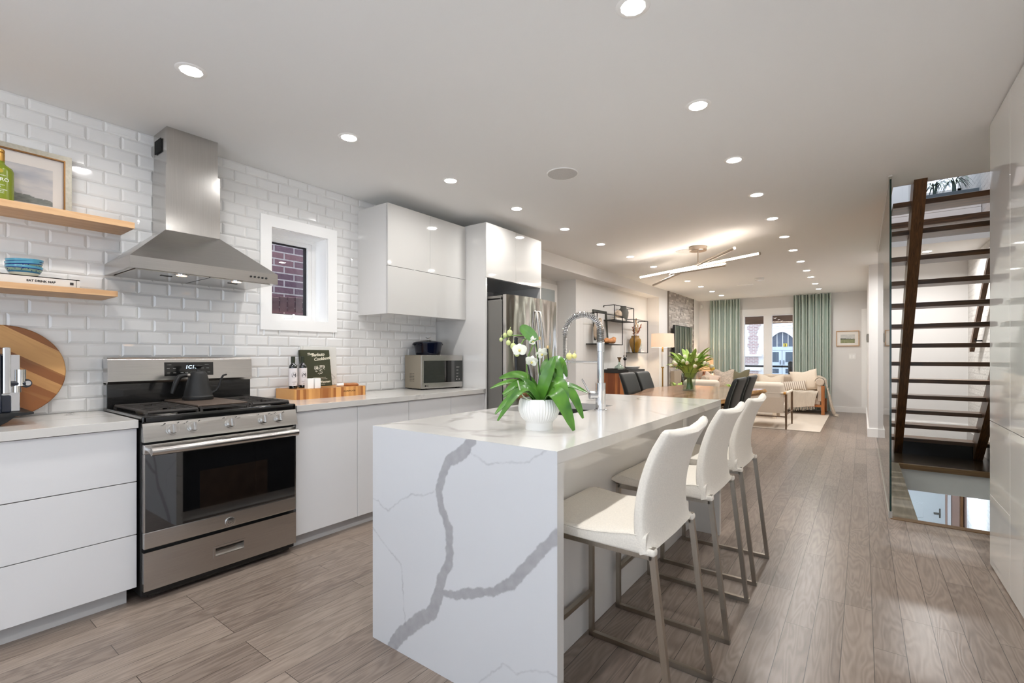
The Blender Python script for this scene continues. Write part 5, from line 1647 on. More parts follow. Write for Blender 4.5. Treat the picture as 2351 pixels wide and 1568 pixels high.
# vase and tulips
vx, vy = -1.775, 6.20
t = T('glass_vase', 'clear flared glass vase of tulips on the dining table', 'vase', (vx, vy, TZ))
MB().lathe([(0, 0), (.078, 0), (.086, .006), (.080, .03), (.072, .07), (.074, .12), (.084, .18), (.098, .23), (.095, .231), (.080, .18), (.070, .12), (.068, .07), (.074, .03), (.072, .012), (0, .010)], (vx, vy, TZ), 48).build('glass', m_clear, t)
m_tl = M('tulip_leaf', (158, 188, 92), .5, noise_=.2, nscale=12)
m_tp = M('tulip_petal', (232, 228, 200), .6)
m_tp2 = M('yellow_tulip_petal', (232, 196, 84), .6)
rnd = random.Random(21)
spots = []
for i in range(24):
    a = i * 2.399963 + .3; q = math.sqrt((i + .5) / 24)
    spots.append((a, q))
for i, (a, q) in enumerate(spots):
    ye = i == 17
    t = T('tulip', 'white tulip in the bunch in the glass vase on the dining table' if not ye else 'yellow tulip low at the right of the bunch in the glass vase', 'tulip', (vx, vy, TZ + .02), 'tulips in the glass vase')
    if ye: a = 0.5; q = 1.0
    h = .43 - .13 * q ** 2 + rnd.uniform(-.03, .03)
    if ye: h = .28
    rr = .255 * q
    b0 = Vector((vx + rnd.uniform(-.045, .045), vy + rnd.uniform(-.045, .045), TZ + .02))
    dirv = Vector((math.cos(a), math.sin(a), 0))
    p1 = Vector((vx, vy, TZ + .20)) + dirv * .055 * q
    p2 = Vector((vx, vy, TZ + h)) + dirv * rr
    ctrl = [b0, p1 - dirv * .01, p1 + (p2 - p1) * .55 + Vector((0, 0, .025)), p2]
    MB().tube(spl(ctrl, 4), .0042, 6).build('stem', m_stem, t)
    d = (p2 - ctrl[2]).normalized()
    X = Matrix.Translation(p2) @ d.to_track_quat('Z', 'Y').to_matrix().to_4x4()
    m = MB(); m.X = X
    m.lathe([(0, -.004), (.014, .0), (.022, .014), (.023, .028), (.018, .044), (.008, .054), (.004, .05), (0, .045)], (0, 0, 0), 18, rib=lambda tt, z: 1 + .10 * math.cos(3 * tt))
    m.build('flower_head', m_tp2 if ye else m_tp, t)
    for k in range(4):
        m = MB(); a2 = a + rnd.uniform(-.9, .9); d2 = Vector((math.cos(a2), math.sin(a2), 0))
        s0 = p1 + Vector((0, 0, rnd.uniform(-.04, .06)))
        L = rnd.uniform(.18, .30)
        leaf(m, [s0, s0 + d2 * L * .35 + Vector((0, 0, L * .75)), s0 + d2 * L * .85 + Vector((0, 0, L * rnd.uniform(.45, 1.15)))], rnd.uniform(.022, .034), up=tuple(d2 * -1 + Vector((0, 0, .3))), nu=2, nv=7, fold=.4, th=.0012)
        m.build('leaf', m_tl, t)

# sideboard and things on it
sx0, sx1, sy0_, sy1_, sz_ = -3.53, -3.06, 7.32, 8.02, .985
t = T('sideboard', 'wooden sideboard with black top against the niche wall', 'sideboard', (-3.3, 7.7, 0))
m_sb = wood('mosaic_teak', (128, 66, 30), (190, 116, 60), 'Z', 1.0, .45, strips=.045, strip_axis='X')
MB().box(sx0 + .0, sx1 - .01, sy0_ + .01, sy1_ - .01, .06, sz_ - .055).build('body', m_sb, t)
MB().box(sx0, sx1 + .005, sy0_ - .01, sy1_ + .01, sz_ - .055, sz_, .004).build('top', M('black_top', (36, 34, 32), .35), t)
for y0, y1 in ((sy0_ + .012, (sy0_ + sy1_) / 2 - .002), ((sy0_ + sy1_) / 2 + .002, sy1_ - .012)):
    MB().box(sx1 - .01, sx1 + .004, y0, y1, .08, sz_ - .06, .002).build('door', M('grey_door', (128, 120, 110), .5), t)
for x in (sx0 + .04, sx1 - .05):
    for y in (sy0_ + .05, sy1_ - .05): MB().box(x - .02, x + .02, y - .02, y + .02, 0, .06).build('leg', m_blackm, t)
t = T('decanter', 'clear glass decanter with amber funnel stopper on the sideboard', 'decanter', (-3.28, 7.46, sz_))
MB().lathe([(0, 0), (.085, 0), (.092, .01), (.07, .05), (.022, .085), (.016, .12), (.021, .135), (.018, .137), (.012, .12), (.018, .088), (.062, .05), (.082, .012), (0, .008)], (-3.28, 7.46, sz_), 36).build('glass', m_clear, t)
MB().lathe([(0, .125), (.012, .128), (.014, .15), (.02, .165), (.036, .20), (.036, .204), (0, .2)], (-3.28, 7.46, sz_), 24).build('stopper', M('amber_glass', (128, 96, 60), .1, coat=1), t)
MB().lathe([(0, 0), (.09, 0), (.10, .012), (.097, .013), (.088, .005), (0, .004)], (-3.42, 7.50, sz_), 32).build('tray', M('smoked_dish', (92, 84, 78), .3), label='small dark dish at the back of the sideboard beside the decanter', cat='dish')
for i, (x, y, h, lab) in enumerate(((-3.24, 7.60, .155, 'shorter black ball candle holder on the sideboard'), (-3.28, 7.70, .20, 'taller black ball candle holder on the sideboard'))):
    t = T('candle_holder', lab, 'candle holder', (x, y, sz_), 'black ball candle holders with white tapers')
    MB().lathe([(0, 0), (.035, 0), (.035, .006), (.005, .010), (.005, h), (0, h)], (x, y, sz_), 20).ball((x, y, sz_ + h + .022), .029, 18, 12).build('stand', m_blackm, t)
    MB().cyl((x, y, sz_ + h + .05), (x, y, sz_ + h + .30), .0105, .009, 14).build('taper', M('white_candle', (228, 222, 216), .5), t)
MB().lathe([(0, 0), (.10, 0), (.135, .035), (.138, .042), (.13, .042), (.097, .012), (0, .01)], (-3.22, 7.86, sz_), 40).build('serving_bowl', m_white, label='shallow white bowl at the right end of the sideboard', cat='bowl')

# wire wall shelves
def wire_shelf(lab, y0, y1, z0, z1, shelf_y=None):
    xf, xw = -3.35, -3.549
    t = T('wire_wall_shelf', lab, 'wall shelf', (xw, (y0 + y1) / 2, z0), 'black wire box shelves in the niche')
    b = .011
    m = MB()
    for y in (y0, y1): m.bar((xf, y, z0), (xf, y, z1), b).bar((xf, y, z1), (xw + .004, y, z1), b).bar((xw + .006, y, z1), (xw + .006, y, z1 - .03), b)
    m.bar((xf, y0, z1), (xf, y1, z1), b).bar((xf, y0, z0), (xf, y1, z0), b)
    m.build('frame', m_blackm, t)
    MB().box(xw, xf + .004, y0, y1, z0 - .008, z0 + .006).build('shelf_board', m_blackm, t)
wire_shelf('low left black wire shelf holding a dark frame and driftwood', 6.775, 7.75, 1.405, 1.895)
wire_shelf('top black wire shelf holding a grey vase on the niche wall', 7.42, 8.258, 1.822, 2.072)
wire_shelf('low right black wire shelf holding an amber vase', 8.278, 8.952, 1.268, 1.88)
s1, s2, s3 = 1.4115, 1.8285, 1.2745
m_bare = M('beige_stone', (204, 184, 162), .8, noise_=.12, nscale=14, bump_=.3)
t = MB(); t.X = Matrix.Translation((-3.50, 7.0, s1)) @ Matrix.Rotation(R(-4.0), 4, 'Y')
for b in ((0, .035, 0, .565), (.475, .51, 0, .565), (.035, .475, .53, .565), (.035, .475, 0, .035)): t.box(-.012, .008, b[0], b[1], b[2], b[3])
t.build('empty_frame', M('charcoal_frame', (66, 68, 62), .5), label='dark empty frame leaning on the low left wire shelf', cat='frame')
m = MB().box(-3.48, -3.40, 6.90, 7.01, s1, s1 + .05, .004)
t = T('stone_sculpture', 'tall beige stone head on a white block beside the dark frame', 'sculpture', (-3.44, 7.0, s1))
m.build('plinth', m_white, t)
m = MB(); m.ball((-3.44, 6.985, s1 + .22), .17, 22, 16, .42, .5, 1.0, f=lambda d: 1 + .25 * nz_(d.x + d.z, d.y, 1.6, 3)).box(-3.46, -3.41, 7.03, 7.09, s1 + .24, s1 + .42, .02)
m.build('head', m_bare, t)
m = MB(); m.tube([(-3.44, 7.20, s1 + .045), (-3.42, 7.27, s1 + .06), (-3.43, 7.36, s1 + .05), (-3.41, 7.45, s1 + .055), (-3.43, 7.53, s1 + .06), (-3.43, 7.57, s1 + .10), (-3.45, 7.57, s1 + .115)], [.03, .045, .038, .05, .052, .04, .018], 14)
m.build('driftwood', M('driftwood', (192, 132, 84), .7, noise_=.25, nscale=16, bump_=.3), label='rounded piece of brown driftwood on the low left wire shelf', cat='driftwood')
for k, (h, w, lab) in enumerate(((.024, 0, 'lower white book flat on the top wire shelf'), (.022, .015, 'upper white book flat on the top wire shelf under the stone'))):
    z0 = s2 + (.0245 if k else 0)
    MB().box(-3.47, -3.355 - w, 7.52 + w, 7.90 - w, z0, z0 + h, .002).build('book', M('white_book', (218, 210, 198), .7), label=lab, cat='book')
t = MB(); t.ball((-3.41, 7.71, s2 + .112), .088, 20, 14, .6, 1.05, .75, f=lambda d: 1 + .22 * nz_(d.x, d.y + d.z, 2, 9))
t.build('stone_ornament', m_bare, label='beige folded stone ornament sitting on two white books', cat='ornament')
MB().lathe([(0, 0), (.05, 0), (.065, .02), (.085, .10), (.09, .16), (.075, .215), (.05, .24), (.048, .255), (.055, .268), (.05, .27), (.042, .255), (0, .24)], (-3.44, 8.0, s2), 40, rib=lambda tt, z: 1 + .02 * math.cos(14 * tt)).build('grey_vase', M('grey_ribbed_vase', (104, 104, 98), .6), label='grey ribbed urn vase on the top wire shelf', cat='vase')
t = T('amber_vase', 'amber glass vase with dried plumes on the low right wire shelf', 'vase', (-3.42, 8.50, s3))
MB().lathe([(0, 0), (.05, 0), (.06, .02), (.10, .14), (.11, .20), (.10, .25), (.075, .275), (.072, .30), (.08, .31), (.075, .312), (.066, .295), (0, .27)], (-3.42, 8.50, s3), 40).build('glass', M('amber_glass_vase', (150, 110, 32), .12, coat=.6), t)
for k, (ang, ln, col_) in enumerate(((-.75, .26, (150, 84, 48)), (-.12, .36, (190, 150, 100)), (.7, .33, (158, 92, 58)), (.25, .25, (206, 176, 132)))):
    m = MB(); rnd = random.Random(k)
    b = Vector((-3.42, 8.50, s3 + .27)); d = Vector((.1, math.sin(ang), math.cos(ang)))
    m.tube([b, b + d * ln * .5], .004, 6)
    for q in range(46):
        u = rnd.uniform(.35, 1.0); c_ = b + d * ln * u
        e = Vector((rnd.gauss(0, 1), rnd.gauss(0, 1), rnd.gauss(0, 1))).normalized()
        m.tube([c_, c_ + d * .025 + e * .035 * (1.15 - u * .6)], [.006, .002], 5)
    m.build('plume', M('dried_plume_%d' % k if k else 'dried_plume', col_, .9), t)
t = MB().box(-3.47, -3.38, 8.68, 8.84, s3, s3 + .075, .004)
t.build('white_box', m_white, label='small white box on the low right wire shelf', cat='box')
MB().lathe([(0, 0), (.03, 0), (.012, .03), (.03, .06), (.02, .10), (0, .11)], (-3.42, 8.76, s3 + .0755), 16).build('glass_ornament', m_clear, label='tiny clear glass ornament on the white box', cat='ornament')

# floor lamp
lx, ly = -3.05, 8.93
t = T('floor_lamp', 'floor lamp with white drum shade and brass pole by the niche', 'floor lamp', (lx, ly, 0))
MB().lathe([(0, 0), (.15, 0), (.15, .02), (.02, .03), (0, .03)], (lx, ly, 0), 36).build('base', m_brass, t)
MB().cyl((lx, ly, .03), (lx, ly, 1.0), .014, seg=16).lathe([(.028, .98), (.028, 1.0), (.014, 1.01)], (lx, ly, 0), 20).build('pole', m_brass, t)
MB().cyl((lx, ly, 1.0), (lx, ly, 1.29), .023, seg=18).build('marble_sleeve', m_white, t)
MB().cyl((lx, ly, 1.29), (lx, ly, 1.40), .02, .012, seg=16).build('socket', m_brass, t)
m_shade = shade_mat('lamp_shade_linen', (248, 238, 228), .42)
MB().lathe([(.212, 1.375), (.205, 1.632), (.203, 1.632), (.210, 1.375), (.212, 1.375)], (lx, ly, 0), 56, cap=False).build('lamp_shade', m_shade, t)
MB().ball((lx, ly, 1.50), .035, 16, 10).build('bulb', m_bulb, t)

# ================================================================== LIVING ROOM
# stone feature wall
m_ledge = island_mat('ledger_stone', [(146, 138, 131), (192, 184, 176), (164, 156, 148), (206, 199, 191), (136, 128, 122)])
m = MB(); rnd = random.Random(9)
z = 0.0
while z < HC - .01:
    h = min(rnd.choice((.032, .04, .05)), HC - z)
    y = 10.0
    while y < 11.82:
        L = min(rnd.uniform(.07, .26), 11.82 - y)
        if 11.82 - (y + L) < .06: L = 11.82 - y
        m.box(-3.31, -3.285 - rnd.uniform(0, .014), y + .0008, y + L - .0008, z + .0008, z + h - .0008)
        y += L
    z += h
m.build('wall_stone', m_ledge, kind='structure')
SB('trim_stone_edge', M('stone_edge', (120, 112, 104), .6), (-3.31, -3.278, 9.992, 9.999, 0, HC), (-3.31, -3.278, 11.821, 11.828, 0, HC))
# television
t = T('television', 'black flat television mounted on the stone feature wall', 'television', (-3.2, 10.75, 1.5))
MB().box(-3.235, -3.20, 10.12, 11.42, 1.16, 1.868, .004).build('housing', m_blackm, t)
MB().box(-3.2, -3.197, 10.13, 11.41, 1.172, 1.856).build('screen', M('tv_screen', (10, 12, 8), .04, spec=.8, coat=1), t)
MB().box(-3.29, -3.235, 10.3, 11.2, 1.3, 1.7).build('wall_mount', m_blackm, t)
# fireplace
t = T('fireplace', 'beige framed fireplace insert at the foot of the stone wall', 'fireplace', (-3.2, 10.8, .1))
m_fb = M('beige_surround', (166, 152, 134), .6)
m = MB(); m.box(-3.282, -3.20, 10.10, 10.58, .05, .885).box(-3.282, -3.20, 11.36, 11.78, .05, .885).box(-3.282, -3.20, 10.58, 11.36, .80, .885)
m.build('surround', m_fb, t)
MB().box(-3.28, -3.235, 10.58, 11.36, .05, .80).build('firebox_glass', m_bglass, t)
# motion sensor
MB().box(-3.275, -3.215, FY - .05, FY, 2.39, 2.49, .012).build('motion_sensor', m_white, label='small white motion sensor in the far left corner near the ceiling', cat='sensor')

# curtains
m_curt, nt, b_ = new_mat('sage_curtain')
out_ = [n for n in nt.nodes if n.type == 'OUTPUT_MATERIAL'][0]
b_.inputs['Base Color'].default_value = lin((214, 224, 216)); b_.inputs['Roughness'].default_value = .9
tl_ = N(nt, 'BsdfTranslucent'); tl_.inputs[0].default_value = lin((206, 222, 212))
mx_ = N(nt, 'MixShader'); mx_.inputs[0].default_value = .15
nt.links.new(b_.outputs[0], mx_.inputs[1]); nt.links.new(tl_.outputs[0], mx_.inputs[2]); nt.links.new(mx_.outputs[0], out_.inputs[0])
def curtain(x0, x1, folds, lab, seed):
    t = T('curtain', lab, 'curtain', ((x0 + x1) / 2, 12.3, .02))
    m = MB()
    def fn(u, v):
        x = x0 + (x1 - x0) * u
        a = u * folds * 2 * PI
        amp = .055 * (1 - .25 * math.sin(v * 3 + seed))
        return (x + .012 * math.sin(a * .5 + seed + v), 12.30 + amp * math.sin(a + .25 * math.sin(v * 2.2 + seed)), .025 + (2.565 - .025) * v)
    m.sheet(fn, folds * 14, 14, .003)
    c = m.build('fabric', m_curt, t, angle=70)
    MB().box(x0, x1, 12.288, 12.312, 2.562, 2.58).build('track', m_trim, t)
curtain(-3.04, -2.33, 11, 'sage green pleated curtain left of the window', .4)
curtain(-1.24, -.53, 11, 'sage green pleated curtain right of the window', 1.9)

# rug
MB().box(-3.05, -.535, 8.90, 11.72, 0.0005, .012, .004).build('rug', M('cream_rug', (206, 194, 180), .95, noise_=.07, nscale=5, bump_=.2, stretch=(1, 6, 1)), label='large cream rug under the sofa and armchairs', cat='rug')
RZ = .0125

# sofa
t = T('sofa', 'cream sofa with wooden legs under the window', 'sofa', (-1.75, 11.85, RZ))
m_sofa = M('sofa_cream', (212, 196, 178), .95, noise_=.04, nscale=120, bump_=.1)
m_teakleg = wood('teak_leg', (150, 88, 42), (186, 118, 62), 'Z', 1, .4)
S_0, S_1, SB_, SF_ = -3.02, -.62, 12.17, 11.44
MB().box(S_0 + .06, S_1 - .06, SF_ + .03, SB_, .20, .36, .03).build('base', m_sofa, t)
for x0, x1 in ((S_0 + .13, (S_0 + S_1) / 2 - .005), ((S_0 + S_1) / 2 + .005, S_1 - .13)):
    MB().box(x0, x1, SF_ - .01, SB_ - .16, .345, .475, .045, seg=4).build('seat_cushion', m_sofa, t)
    MB().box(x0, x1, SB_ - .24, SB_ - .10, .455, .80, .06, seg=4).build('back_cushion', m_sofa, t)
MB().box(S_0 + .06, S_1 - .06, SB_ - .13, SB_, .25, .785, .05, seg=4).build('backrest', m_sofa, t)
for x in (S_0 + .075, S_1 - .075):
    MB().box(x - .045, x + .045, SF_ + .015, SB_ - .02, .28, .64, .02).tube([(x, SF_ - .005, .675), (x, SF_ + .01, .675), (x, SB_ - .03, .675), (x, SB_ - .015, .675)], [.06, .08, .08, .06], 20).build('arm', m_sofa, t)
for x in (S_0 + .02, S_1 - .02):
    for y in (SF_ + .02, SB_ - .06): MB().box(x - .03, x + .03, y - .025, y + .025, RZ, .60 if y < 11.8 else .3, .004).build('leg', m_teakleg, t)
MB().box(S_0 + .02, S_1 - .02, SF_ + .005, SF_ + .04, .165, .215).build('front_rail', m_teakleg, t)


def pillow(lab, c, w, h, d, mat, rx=0.0, ry=0.0, rz=0.0, chop=.0, cat='cushion', group='cushions on the cream sofa'):
    m = MB(); n = 18
    def face(sgn):
        vs = []
        for j in range(n + 1):
            for i in range(n + 1):
                a, b = i / n * 2 - 1, j / n * 2 - 1
                p = (1 - a * a) * (1 - b * b)
                pinch = 1 - .10 * (1 - abs(a) ** 2) * abs(b) ** 3
                px2 = a * w / 2 * (1 - .07 * (1 - b * b) * a * a)
                pz2 = b * h / 2 * (1 - .07 * (1 - a * a) * b * b)
                if chop and b > 0: pz2 -= chop * math.exp(-(a / .42) ** 2) * b
                vs.append((px2, sgn * (d / 2 * p ** .45 + .002), pz2))
        return vs
    w_ = n + 1
    F, B = face(-1), face(1)
    fs = []
    k = len(F)
    for j in range(n):
        for i in range(n):
            q = (j * w_ + i, j * w_ + i + 1, (j + 1) * w_ + i + 1, (j + 1) * w_ + i)
            fs.append(q); fs.append(tuple(k + e for e in q[::-1]))
    edge = [i for i in range(w_)] + [j * w_ + n for j in range(1, w_)] + [n * w_ + i for i in range(n - 1, -1, -1)] + [j * w_ for j in range(n - 1, 0, -1)]
    for a, b in zip(edge, edge[1:] + edge[:1]): fs.append((b, a, k + a, k + b))
    m.add(F + B, fs)
    o = m.build('cushion', mat, at=(0, 0, 0), label=lab, cat=cat, group=group, angle=80)
    o.location = c
    o.rotation_euler = (R(rx), R(ry), R(rz))
    return o


m_pat = M('speckled_taupe', (196, 182, 168), .95, noise_=.3, nscale=26, stretch=(1, 1, 3))
m_blush = M('blush_linen', (222, 200, 184), .95, noise_=.04, nscale=150)
m_olive = M('olive_velvet', (112, 106, 82), .8, sheen=.4)
m_creamp = M('cream_cushion', (230, 216, 198), .95, noise_=.05, nscale=60, stretch=(1, 1, 5), bump_=.2)
# striped lumbar
m_strp, nt, b_ = new_mat('aztec_lumbar')
wv_ = N(nt, 'TexWave', wave_type='BANDS', bands_direction='X'); wv_.inputs['Scale'].default_value = 9; wv_.inputs['Distortion'].default_value = 0
nt.links.new(coords(nt, (1, 1, .3), rot=(0, R(20), 0)), wv_.inputs['Vector'])
nt.links.new(ramp(nt, wv_.outputs['Fac'], [(0, (232, 222, 208)), (.55, (232, 222, 208)), (.6, (160, 144, 130)), (1, (166, 150, 136))], 'LINEAR'), b_.inputs['Base Color']); b_.inputs['Roughness'].default_value = .95
pillow('speckled taupe cushion with pinched top at the left of the sofa', (-2.62, 11.86, .675), .46, .46, .14, m_pat, rx=-14, chop=.06)
pillow('pale blush cushion low at the left end of the sofa', (-2.87, 11.68, .635), .34, .36, .13, m_blush, rx=-20, ry=20, chop=.03)
pillow('olive cushion behind the speckled one on the sofa', (-2.29, 11.93, .685), .44, .44, .13, m_olive, rx=-10, chop=.07)
pillow('cream cushion with pinched top in the middle of the sofa', (-1.62, 11.80, .63), .52, .36, .13, m_creamp, rx=-16, chop=.06)
pillow('large cream woven cushion at the right end of the sofa', (-.98, 11.74, .69), .50, .46, .15, m_creamp, rx=-20, ry=-9, rz=6, chop=.03)
pillow('small patterned lumbar cushion in front of the cream cushion', (-1.16, 11.58, .575), .46, .22, .12, m_strp, rx=-24, ry=-6, rz=4)

# throw over the sofa seat and arm
m_throw, nt, b_ = new_mat('cream_knit_throw')
b_.inputs['Base Color'].default_value = lin((218, 206, 190)); b_.inputs['Roughness'].default_value = .95
wv_ = N(nt, 'TexWave', wave_type='BANDS', bands_direction='X'); wv_.inputs['Scale'].default_value = 22; wv_.inputs['Distortion'].default_value = 2.5
nt.links.new(coords(nt, (1, .4, .8)), wv_.inputs['Vector']); bump(nt, b_, wv_.outputs['Fac'], .5, .01)
t = T('throw_blanket', 'cream knitted throw with tassels draped over the sofa seat and right arm', 'blanket', (-.9, 11.5, .3))
m = MB()
def fn(u, v):
    # v: from the back of the seat over the front edge and down
    x = -1.28 + .52 * u + .05 * (1 - v) + .02 * math.sin(v * 5)
    L = v * .78
    if L < .36: y, z = 11.78 - L, .487 + .004 * math.sin(u * 20)
    elif L < .44: q = (L - .36) / .08 * PI / 2; y, z = 11.42 - .015 - .0 - .03 * math.sin(q), .487 - .03 * (1 - math.cos(q))
    else: y, z = 11.372 - .006 * math.sin(u * 14 + 1), .457 - (L - .44) * (1 - .22 * u)
    return (x, y, z)
m.sheet(fn, 40, 40, .008)
b = m.build('seat_drape', m_throw, t, angle=80)
m = MB(); rnd = random.Random(2)
for i in range(22):
    u = i / 21; p = Vector(fn(u, 1))
    m.tube([p, p + Vector((rnd.uniform(-.006, .006), -.004, -.035)), p + Vector((rnd.uniform(-.012, .012), .0, -rnd.uniform(.06, .08)))], [.005, .006, .004], 6)
m.build('tassel', m_throw, b)
m = MB()
xc_ = S_1 - .075
def fn2(u, v):
    y = 11.47 + .46 * u + .03 * math.sin(v * 6) * (v)
    a = v * 1.55
    if a < .55: q = PI * (.05 + a / .55 * .90); return (xc_ - .092 * math.cos(q), y, .675 + .092 * math.sin(q))
    z = .66 - (a - .55) * .62
    return (xc_ + .094 + .13 * (a - .55) + .02 * math.sin(u * 17 + 1) * (a - .5) + .05 * max(0, a - 1.3), y - .05 * (a - .55), max(.02, z))
m.sheet(fn2, 40, 44, .008)
b = m.build('arm_drape', m_throw, t, angle=80)
m = MB()
for i in range(18):
    u = i / 17; p = Vector(fn2(u, 1)); p.z = .016
    m.tube([p, p + Vector((.03, rnd.uniform(-.01, .01), -.004)), p + Vector((.065, rnd.uniform(-.02, .02), -.008))], [.005, .006, .004], 6)
m.build('tassel', m_throw, b)

# armchairs (seen from behind)
def armchair_proto():
    t = T('armchair', 'x', 'armchair', (0, 0, 0), 'cream armchairs with dark wood frames')
    m_wd = wood('walnut_frame', (72, 54, 38), (110, 84, 60), 'Z', 1.5, .4)
    for x in (-.345, .345):
        MB().tube([(x, 0, RZ), (x, 0, .3), (x, 0, .585)], [.012, .018, .018], 12).build('leg', m_wd, t)
        MB().tube([(x, .80, RZ), (x, .80, .3), (x, .80, .585)], [.012, .018, .018], 12).build('leg', m_wd, t)
        MB().tube([(x, -.01, .60), (x, .81, .60)], .021, 12).build('arm_rail', m_cord, t)
        MB().tube([(x, -.005, .60), (x * .90, -.005, .60)], .0225, 12).build('strap', M('tan_leather', (190, 136, 62), .5), t)
    MB().tube([(-.34, 0, .60), (.34, 0, .60)], .021, 12).build('back_rail', m_cord, t)
    MB().tube([(-.34, 0, .215), (.34, 0, .215)], .011, 10).tube([(-.34, .8, .25), (.34, .8, .25)], .011, 10).tube([(-.345, 0, .25), (-.345, .8, .25)], .011, 10).tube([(.345, 0, .25), (.345, .8, .25)], .011, 10).build('stretcher', m_wd, t)
    MB().box(-.31, .31, -.008, .012, .27, .60, .004).build('back_panel', M('taupe_sling', (196, 180, 162), .9, noise_=.04, nscale=200), t)
    MB().box(-.31, .31, .05, .74, .26, .40, .05, seg=4).build('seat_cushion', m_cord, t)
    m = MB(); m.X = Matrix.Translation((0, .07, .40)) @ Matrix.Rotation(R(8), 4, 'X')
    m.box(-.31, .31, -.06, .10, -.02, .375, .06, seg=5)
    m.build('back_cushion', m_cord, t)
    return t


ac = armchair_proto()
for i, (x, y, lab) in enumerate(((-1.345, 8.87, 'cream armchair with dark legs seen from behind, right of the pair'), (-2.37, 8.98, 'cream armchair with dark legs partly hidden behind the tulips'))):
    o = ac if i == 0 else copy_tree(ac)
    o['label'] = lab; o.location = (x, y, 0)
# coffee table
t = T('coffee_table', 'low wooden coffee table between the armchairs and sofa', 'coffee table', (-1.75, 10.5, RZ))
m_ct = wood('pale_ct', (196, 180, 160), (220, 206, 188), 'X', 1, .5)
MB().box(-2.3, -1.25, 10.2, 10.85, .36, .41, .01).build('top', m_ct, t)
for x in (-2.2, -1.35):
    for y in (10.28, 10.77): MB().box(x - .03, x + .03, y - .03, y + .03, RZ, .36).build('leg', m_ct, t)
t = T('potted_sprig', 'small green leafy plant on the coffee table beyond the dining chairs', 'plant', (-2.14, 10.4, .41))
MB().lathe([(0, 0), (.05, 0), (.06, .09), (.054, .09), (0, .08)], (-2.14, 10.4, .41), 24).build('pot', m_white, t)
m = MB(); rnd = random.Random(8)
for i in range(26):
    a = rnd.uniform(0, 6.28); b0 = Vector((-2.14, 10.4, .49)); d = Vector((math.cos(a), math.sin(a), 0))
    L = rnd.uniform(.10, .17)
    leaf(m, [b0, b0 + d * L * .5 + Vector((0, 0, L * 1.0)), b0 + d * L + Vector((0, 0, L * .8))], .02, nu=2, nv=5, th=.001)
m.build('foliage', m_tl, t)
# table lamp on a side table
t = T('side_table', 'small round side table in the far left corner under the lamp', 'side table', (-3.05, 11.9, 0))
MB().lathe([(0, .43), (.20, .43), (.20, .455), (0, .455)], (-3.09, 12.0, 0), 32).build('top', m_blackm, t)
MB().cyl((-3.09, 12.0, .02), (-3.09, 12.0, .43), .02, seg=12).lathe([(0, RZ), (.14, RZ), (.14, .025), (0, .03)], (-3.09, 12.0, 0), 28).build('stem', m_blackm, t)
tx, ty, tz = -3.09, 12.0, .4555
t = T('table_lamp', 'table lamp with warm square shade and brown gourd base by the curtain', 'table lamp', (tx, ty, tz))
MB().lathe([(0, 0), (.08, 0), (.12, .06), (.135, .13), (.11, .21), (.05, .27), (.03, .30), (.03, .36), (0, .36)], (tx, ty, tz), 36).build('base', M('brown_glaze', (92, 60, 46), .3), t)
MB().box(tx - .19, tx - .186, ty - .11, ty + .11, .84, 1.155).box(tx + .186, tx + .19, ty - .11, ty + .11, .84, 1.155).box(tx - .19, tx + .19, ty - .11, ty - .106, .84, 1.155).box(tx - .19, tx + .19, ty + .106, ty + .11, .84, 1.155).build('lamp_shade', shade_mat('warm_shade', (250, 232, 208), .5), t)
MB().ball((tx, ty, 1.0), .035, 14, 10).build('bulb', m_bulb, t)
MB().cyl((tx, ty, .81), (tx, ty, 1.17), .004, seg=8).ball((tx, ty, 1.185), .018, 12, 8).build('finial', m_blackm, t)
t = T('leafy_floor_plant', 'green plant leaf tips peeking out beside the stone wall base', 'plant', (-2.95, 9.6, 0))
MB().lathe([(0, 0), (.12, 0), (.15, .30), (.14, .30), (0, .28)], (-2.95, 9.62, 0), 28).build('pot', m_blackm, t)
m = MB(); rnd = random.Random(14)
for i in range(16):
    a = rnd.uniform(0, 6.28); b0 = Vector((-2.95, 9.62, .29)); d = Vector((math.cos(a), math.sin(a), 0)); L = rnd.uniform(.22, .36)
    leaf(m, [b0, b0 + d * L * .2 + Vector((0, 0, L)), b0 + d * L * .6 + Vector((0, 0, L * 1.15))], .035, nu=2, nv=6, th=.0012)
m.build('foliage', m_tl, t)

# picture, switch, wall controls
def meadow(u, v):
    if v < .42 + .03 * nz_(u, 0, 8, 1): return mixc((120, 128, 92), (170, 170, 132), min(1, max(0, .5 + .6 * nz_(u, v * 3, 9, 5))))
    if v < .56 + .05 * nz_(u, 2, 7, 3) - .08 * u: return (92, 98, 88)
    return mixc((190, 192, 190), (214, 212, 206), min(1, max(0, .5 + .5 * nz_(u, v, 4, 2))))
t = T('framed_print', 'small framed meadow print on the far wall right of the curtain', 'picture', (-.25, FY, 1.41))
m = MB(); a0_, a1_, c0_, c1_ = -.452, -.05, 1.415, 1.745
sashf = ((a0_, a0_ + .014, c0_, c1_), (a1_ - .014, a1_, c0_, c1_), (a0_ + .014, a1_ - .014, c0_, c0_ + .014), (a0_ + .014, a1_ - .014, c1_ - .014, c1_))
for b in sashf: m.box(b[0], b[1], FY - .028, FY - .002, b[2], b[3])
m.build('frame', wood('light_frame', (176, 136, 96), (204, 164, 122), 'X', 2), t)
MB().box(a0_ + .012, a1_ - .012, FY - .014, FY - .008, c0_ + .012, c1_ - .012).build('mat_board', M('white_mat', (232, 228, 222), .8), t)
painted('print', (a0_ + .075, FY - .0145, c0_ + .07), (1, 0, 0), (0, 0, 1), .25, .18, meadow, m_paint, t, 50, 36)
t = T('light_switch', 'white double light switch on the far wall under the small print', 'switch', (-.17, FY, 1.19))
